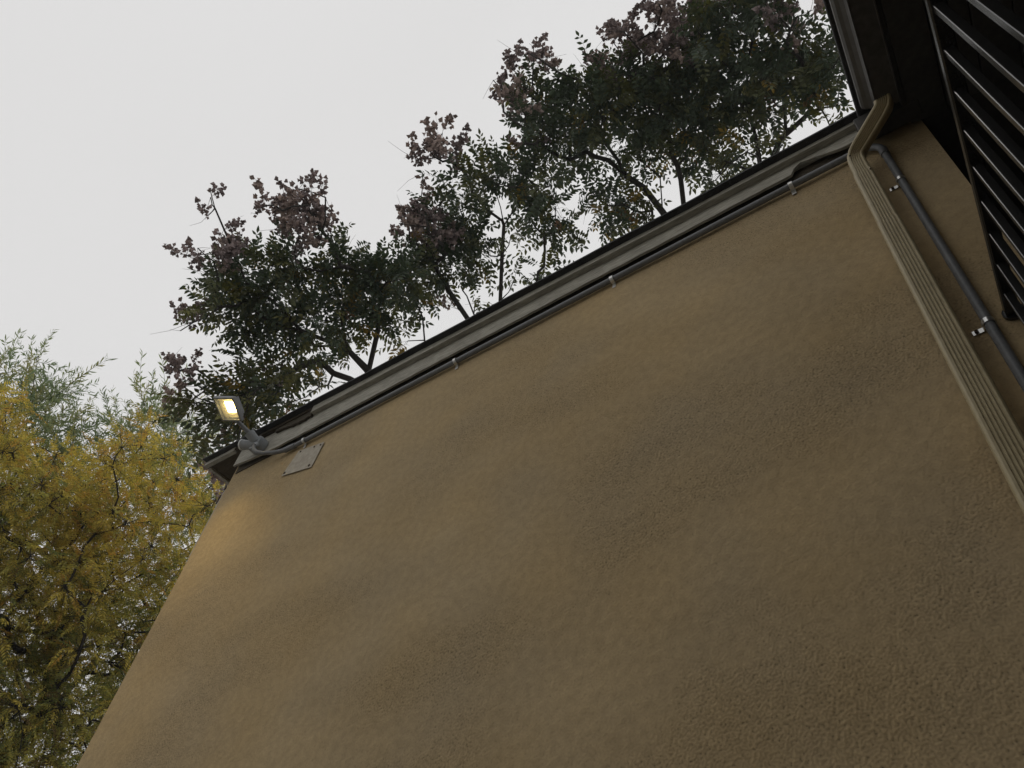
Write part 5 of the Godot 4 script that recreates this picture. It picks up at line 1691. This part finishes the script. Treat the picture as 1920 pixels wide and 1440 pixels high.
		[Vector3(-11.2, 6.28, 1.09), 0.25, 31, 0, 2],
		[Vector3(-9.52, 4.76, -2.65), 0.24, 29, 0, 2],
		[Vector3(-8.05, 6.51, -2.05), 0.27, 34, 0, 0],
		[Vector3(-10.37, 5.95, 0.99), 0.32, 51, 0, 2],
		[Vector3(-9.71, 5.45, -1.63), 0.20, 20, 0, 2],
		[Vector3(-10.3, 6.66, -0.16), 0.32, 51, 0, 2],
		[Vector3(-9.88, 8.98, -0.96), 0.21, 22, 0, 1],
		[Vector3(-10.63, 5.8, -0.83), 0.21, 21, 0, 0],
		[Vector3(-9.19, 6.86, -0.51), 0.22, 24, 0, 0],
		[Vector3(-11.1, 4.38, -0.34), 0.23, 26, 0, 3],
		[Vector3(-9.53, 8.61, -2.11), 0.25, 31, 0, 0],
		[Vector3(-10.85, 6.34, -0.82), 0.24, 28, 0, 0],
		[Vector3(-10.22, 6.72, -0.44), 0.22, 23, 0, 2],
		[Vector3(-10.38, 6.59, -0.29), 0.20, 19, 0, 2],
		[Vector3(-10.61, 4.44, -0.72), 0.30, 45, 0, 3],
		[Vector3(-10.25, 8.49, -0.8), 0.31, 48, 0, 1],
		[Vector3(-10.19, 6.28, 0.21), 0.22, 23, 0, 2],
		[Vector3(-10.01, 4.53, -1.41), 0.32, 52, 0, 3],
		[Vector3(-10.87, 4.98, -1.57), 0.21, 21, 0, 3],
		[Vector3(-10.81, 8.19, -0.88), 0.29, 42, 0, 0],
		[Vector3(-10.64, 6.9, -2.2), 0.25, 31, 0, 3],
		[Vector3(-12.05, 4.98, -1.25), 0.27, 36, 0, 3],
		[Vector3(-11.34, 7.49, 0.92), 0.26, 34, 0, 1],
		[Vector3(-11.44, 5.35, -2.84), 0.22, 24, 0, 3],
		[Vector3(-10.83, 4.83, -0.31), 0.29, 40, 0, 3],
		[Vector3(-9.52, 6.46, -0.92), 0.20, 19, 0, 2],
		[Vector3(-8.82, 5.65, -1.27), 0.24, 28, 0, 2],
		[Vector3(-11.11, 6.24, -0.16), 0.28, 38, 0, 3],
		[Vector3(-9.61, 8.27, -1.42), 0.20, 19, 0, 0],
		[Vector3(-9.44, 6.15, -1.8), 0.24, 27, 0, 3],
		[Vector3(-10.21, 5.29, 0.84), 0.29, 42, 0, 2],
		[Vector3(-10.39, 6.04, -1.25), 0.29, 41, 0, 2],
		[Vector3(-9.71, 7.62, -0.4), 0.27, 35, 0, 1],
		[Vector3(-9.78, 6.24, -2.67), 0.31, 47, 0, 3],
		[Vector3(-8.74, 6.71, 1.32), 0.28, 38, 0, 1],
		[Vector3(-11.25, 5.24, -1.08), 0.23, 25, 0, 3],
		[Vector3(-11.95, 6.21, 0.49), 0.20, 19, 0, 2],
		[Vector3(-8.86, 5.59, -1.99), 0.20, 20, 0, 2],
		[Vector3(-10.01, 7.28, -2.25), 0.22, 22, 0, 0],
		[Vector3(-11.92, 6.28, -0.31), 0.26, 32, 0, 0],
		[Vector3(-11.35, 7.42, 0.5), 0.22, 23, 0, 2],
		[Vector3(-10.27, 5.57, -1.76), 0.29, 42, 0, 3],
		[Vector3(-10.33, 4.73, -3.01), 0.22, 24, 0, 3],
		[Vector3(-10.08, 8.57, -1.85), 0.23, 26, 0, 1],
		[Vector3(-9.99, 4.28, -2.04), 0.25, 31, 0, 3],
		[Vector3(-9.64, 5.42, -1.21), 0.22, 23, 0, 2],
		[Vector3(-11.68, 5.62, -1.09), 0.23, 25, 0, 3],
		[Vector3(-11.04, 6.81, -1.44), 0.25, 30, 0, 0],
		[Vector3(-10.38, 7.14, 0.26), 0.20, 20, 0, 2],
		[Vector3(-10.38, 5.73, -2.64), 0.30, 43, 0, 3],
		[Vector3(-9.21, 7.51, -2.53), 0.25, 31, 0, 0],
		[Vector3(-9.49, 5.58, -0.27), 0.28, 39, 0, 0],
		[Vector3(-8.79, 6.82, 1.26), 0.24, 27, 0, 1],
		[Vector3(-9.84, 6.45, 1.12), 0.21, 22, 0, 0],
		[Vector3(-10.31, 4.73, -0.01), 0.21, 22, 0, 3],
		[Vector3(-10.82, 6.22, -2.45), 0.20, 19, 0, 3],
		[Vector3(-10.82, 6.44, -0.61), 0.22, 23, 0, 0],
		[Vector3(-11.06, 5.91, 0.97), 0.24, 29, 0, 2],
		[Vector3(-8.82, 5.94, -0.41), 0.27, 35, 0, 2],
		[Vector3(-8.93, 5.83, -1.83), 0.21, 22, 0, 3],
		[Vector3(-10.67, 7.18, -0.11), 0.26, 32, 0, 0],
		[Vector3(-11.03, 7.46, 1.02), 0.21, 22, 0, 1],
		[Vector3(-11.46, 5.58, -2.22), 0.28, 39, 0, 3],
		[Vector3(-10.34, 5.61, 0.19), 0.23, 25, 0, 2],
		[Vector3(-9.11, 6.96, 0.47), 0.23, 25, 0, 0],
		[Vector3(-8.78, 6.55, -0.85), 0.22, 22, 0, 0],
		[Vector3(-9.03, 5.51, -2.32), 0.28, 39, 0, 3],
		[Vector3(-11.79, 5.6, -0.87), 0.26, 33, 0, 2],
		[Vector3(-9.35, 6.65, -0.26), 0.21, 22, 0, 2]],
		gold, husk, yopt, "")
	leafy_tree("willow", "pale green narrow-leaved tree rising behind the golden tree", Vector3(-12.8, 0, -0.2),
		[V([-12.8, 0, -0.2, -12.75, 2.48, -0.61, -12.67, 4.41, -1.83, -12.62, 5.51, -2.92]), V([-12.45, 6.48, -2.44, -12.18, 7.48, -1.89, -11.99, 8.29, -1.05, -11.84, 8.79, -0.35, -11.6, 9.31, 0.28, -11.3, 9.8, 0.65]), V([-12.18, 7.48, -1.89, -11.63, 8.53, -1.87, -11.23, 9.29, -1.57, -10.89, 9.91, -1.17]), V([-11.63, 8.53, -1.87, -11.09, 9.22, -2.16, -10.8, 9.7, -2.01]), V([-11.99, 8.29, -1.05, -11.7, 8.87, -0.79, -11.45, 9.37, -0.41]), V([-11.99, 8.29, -1.05, -12.08, 8.39, -0.29, -11.87, 8.89, 0.36])],
		[
		[Vector3(-12.14, 9.04, 0.86), 0.26, 19, 0, 0],
		[Vector3(-11.6, 8.26, 0.9), 0.30, 25, 0, 1],
		[Vector3(-12.58, 8.84, 0.4), 0.28, 22, 0, 1],
		[Vector3(-12.46, 8.16, 0.74), 0.30, 25, 0, 0],
		[Vector3(-12.56, 8.29, 0.37), 0.30, 25, 0, 0],
		[Vector3(-12.72, 7.66, 0.58), 0.30, 25, 0, 0],
		[Vector3(-12.71, 7.66, 0.17), 0.30, 25, 0, 0],
		[Vector3(-12.64, 7.87, -0.15), 0.30, 25, 0, 0],
		[Vector3(-11.82, 10.03, 0.6), 0.16, 7, 0, 1],
		[Vector3(-11.19, 9.83, 0.71), 0.12, 4, 0, 0],
		[Vector3(-11.4, 9.39, 0.59), 0.18, 9, 0, 1],
		[Vector3(-11.7, 9.33, 0.57), 0.18, 9, 0, 0],
		[Vector3(-11.62, 9.37, 0.36), 0.20, 11, 0, 0],
		[Vector3(-11.43, 9.3, 0.19), 0.18, 9, 0, 1],
		[Vector3(-11.89, 9.88, 0.06), 0.14, 5, 0, 0],
		[Vector3(-10.97, 9.4, 0.15), 0.10, 4, 0, 0],
		[Vector3(-11.53, 9.35, 0.07), 0.16, 7, 0, 0],
		[Vector3(-11.14, 8.65, 0.33), 0.26, 19, 0, 0],
		[Vector3(-12.12, 9.29, -0.08), 0.24, 16, 0, 1],
		[Vector3(-11.52, 9.12, -0.22), 0.22, 13, 0, 1],
		[Vector3(-11.75, 9.52, -0.4), 0.16, 7, 0, 0],
		[Vector3(-11.44, 9.47, -0.39), 0.12, 4, 0, 0],
		[Vector3(-11.27, 8.36, 0.23), 0.26, 19, 0, 1],
		[Vector3(-11.15, 8.56, -0.19), 0.26, 19, 0, 0],
		[Vector3(-11.22, 8.73, -0.49), 0.20, 11, 0, 1],
		[Vector3(-11.54, 9.25, -0.64), 0.12, 4, 0, 1],
		[Vector3(-11.4, 10.22, -1.01), 0.14, 5, 0, 0],
		[Vector3(-10.48, 9.8, -0.94), 0.14, 5, 0, 1],
		[Vector3(-11.67, 10.05, -1.02), 0.22, 13, 0, 1],
		[Vector3(-10.65, 9.35, -0.97), 0.24, 16, 0, 1],
		[Vector3(-11.5, 10.35, -1.46), 0.24, 16, 0, 0],
		[Vector3(-10.5, 9.87, -1.35), 0.18, 9, 0, 0],
		[Vector3(-11.03, 10.18, -1.75), 0.18, 9, 0, 0],
		[Vector3(-11.05, 9.8, -1.68), 0.26, 19, 0, 1],
		[Vector3(-10.85, 9.32, -1.38), 0.28, 22, 0, 0],
		[Vector3(-11.21, 9.33, -1.2), 0.26, 19, 0, 1],
		[Vector3(-11.09, 9.77, -2.08), 0.20, 11, 0, 0],
		[Vector3(-10.23, 9.31, -1.85), 0.16, 7, 0, 0],
		[Vector3(-10.9, 10, -2.15), 0.14, 5, 0, 0],
		[Vector3(-10.87, 9.49, -2.31), 0.22, 13, 0, 1],
		[Vector3(-10.53, 9.12, -2.48), 0.22, 13, 0, 0],
		[Vector3(-10.5, 8.94, -2.72), 0.20, 11, 0, 0],
		[Vector3(-11.21, 9.54, -2.19), 0.24, 16, 0, 0],
		[Vector3(-11.28, 9.4, -1.98), 0.26, 19, 0, 0],
		[Vector3(-11.37, 9.17, -3.23), 0.16, 7, 0, 0],
		[Vector3(-11.08, 9, -1.01), 0.18, 9, 0, 1],
		[Vector3(-10.62, 9.98, -0.77), 0.10, 4, 0, 0],
		[Vector3(-10.19, 9.72, -1.15), 0.14, 5, 0, 0],
		[Vector3(-10.92, 10.1, -1.94), 0.14, 5, 0, 1],
		[Vector3(-12.51, 8.98, -0.5), 0.26, 19, 0, 1],
		[Vector3(-11.47, 7.89, -0.38), 0.24, 16, 0, 1],
		[Vector3(-11.7, 8.61, -0.76), 0.24, 16, 0, 1],
		[Vector3(-11.34, 8.42, -1.15), 0.22, 13, 0, 0],
		[Vector3(-11.73, 8.64, -1.66), 0.20, 11, 0, 0],
		[Vector3(-10.64, 8.66, -2.26), 0.24, 16, 0, 1],
		[Vector3(-11.57, 8.77, -2.56), 0.20, 11, 0, 1],
		[Vector3(-11.23, 8.76, -2.88), 0.18, 9, 0, 1],
		[Vector3(-12.47, 8.07, -1.1), 0.22, 13, 0, 1],
		[Vector3(-12.57, 7.53, -1.15), 0.24, 16, 0, 0],
		[Vector3(-11.47, 8.95, -1.61), 0.22, 13, 0, 1],
		[Vector3(-12.05, 9.76, 0.86), 0.18, 9, 0, 0],
		[Vector3(-12.12, 9.24, 0.65), 0.26, 19, 0, 1],
		[Vector3(-11.57, 8, -1.46), 0.20, 11, 0, 1],
		[Vector3(-11.23, 7.93, -2.28), 0.20, 11, 0, 1],
		[Vector3(-12.49, 7.18, -1.72), 0.22, 13, 0, 0]],
		pale, husk, wopt, "")
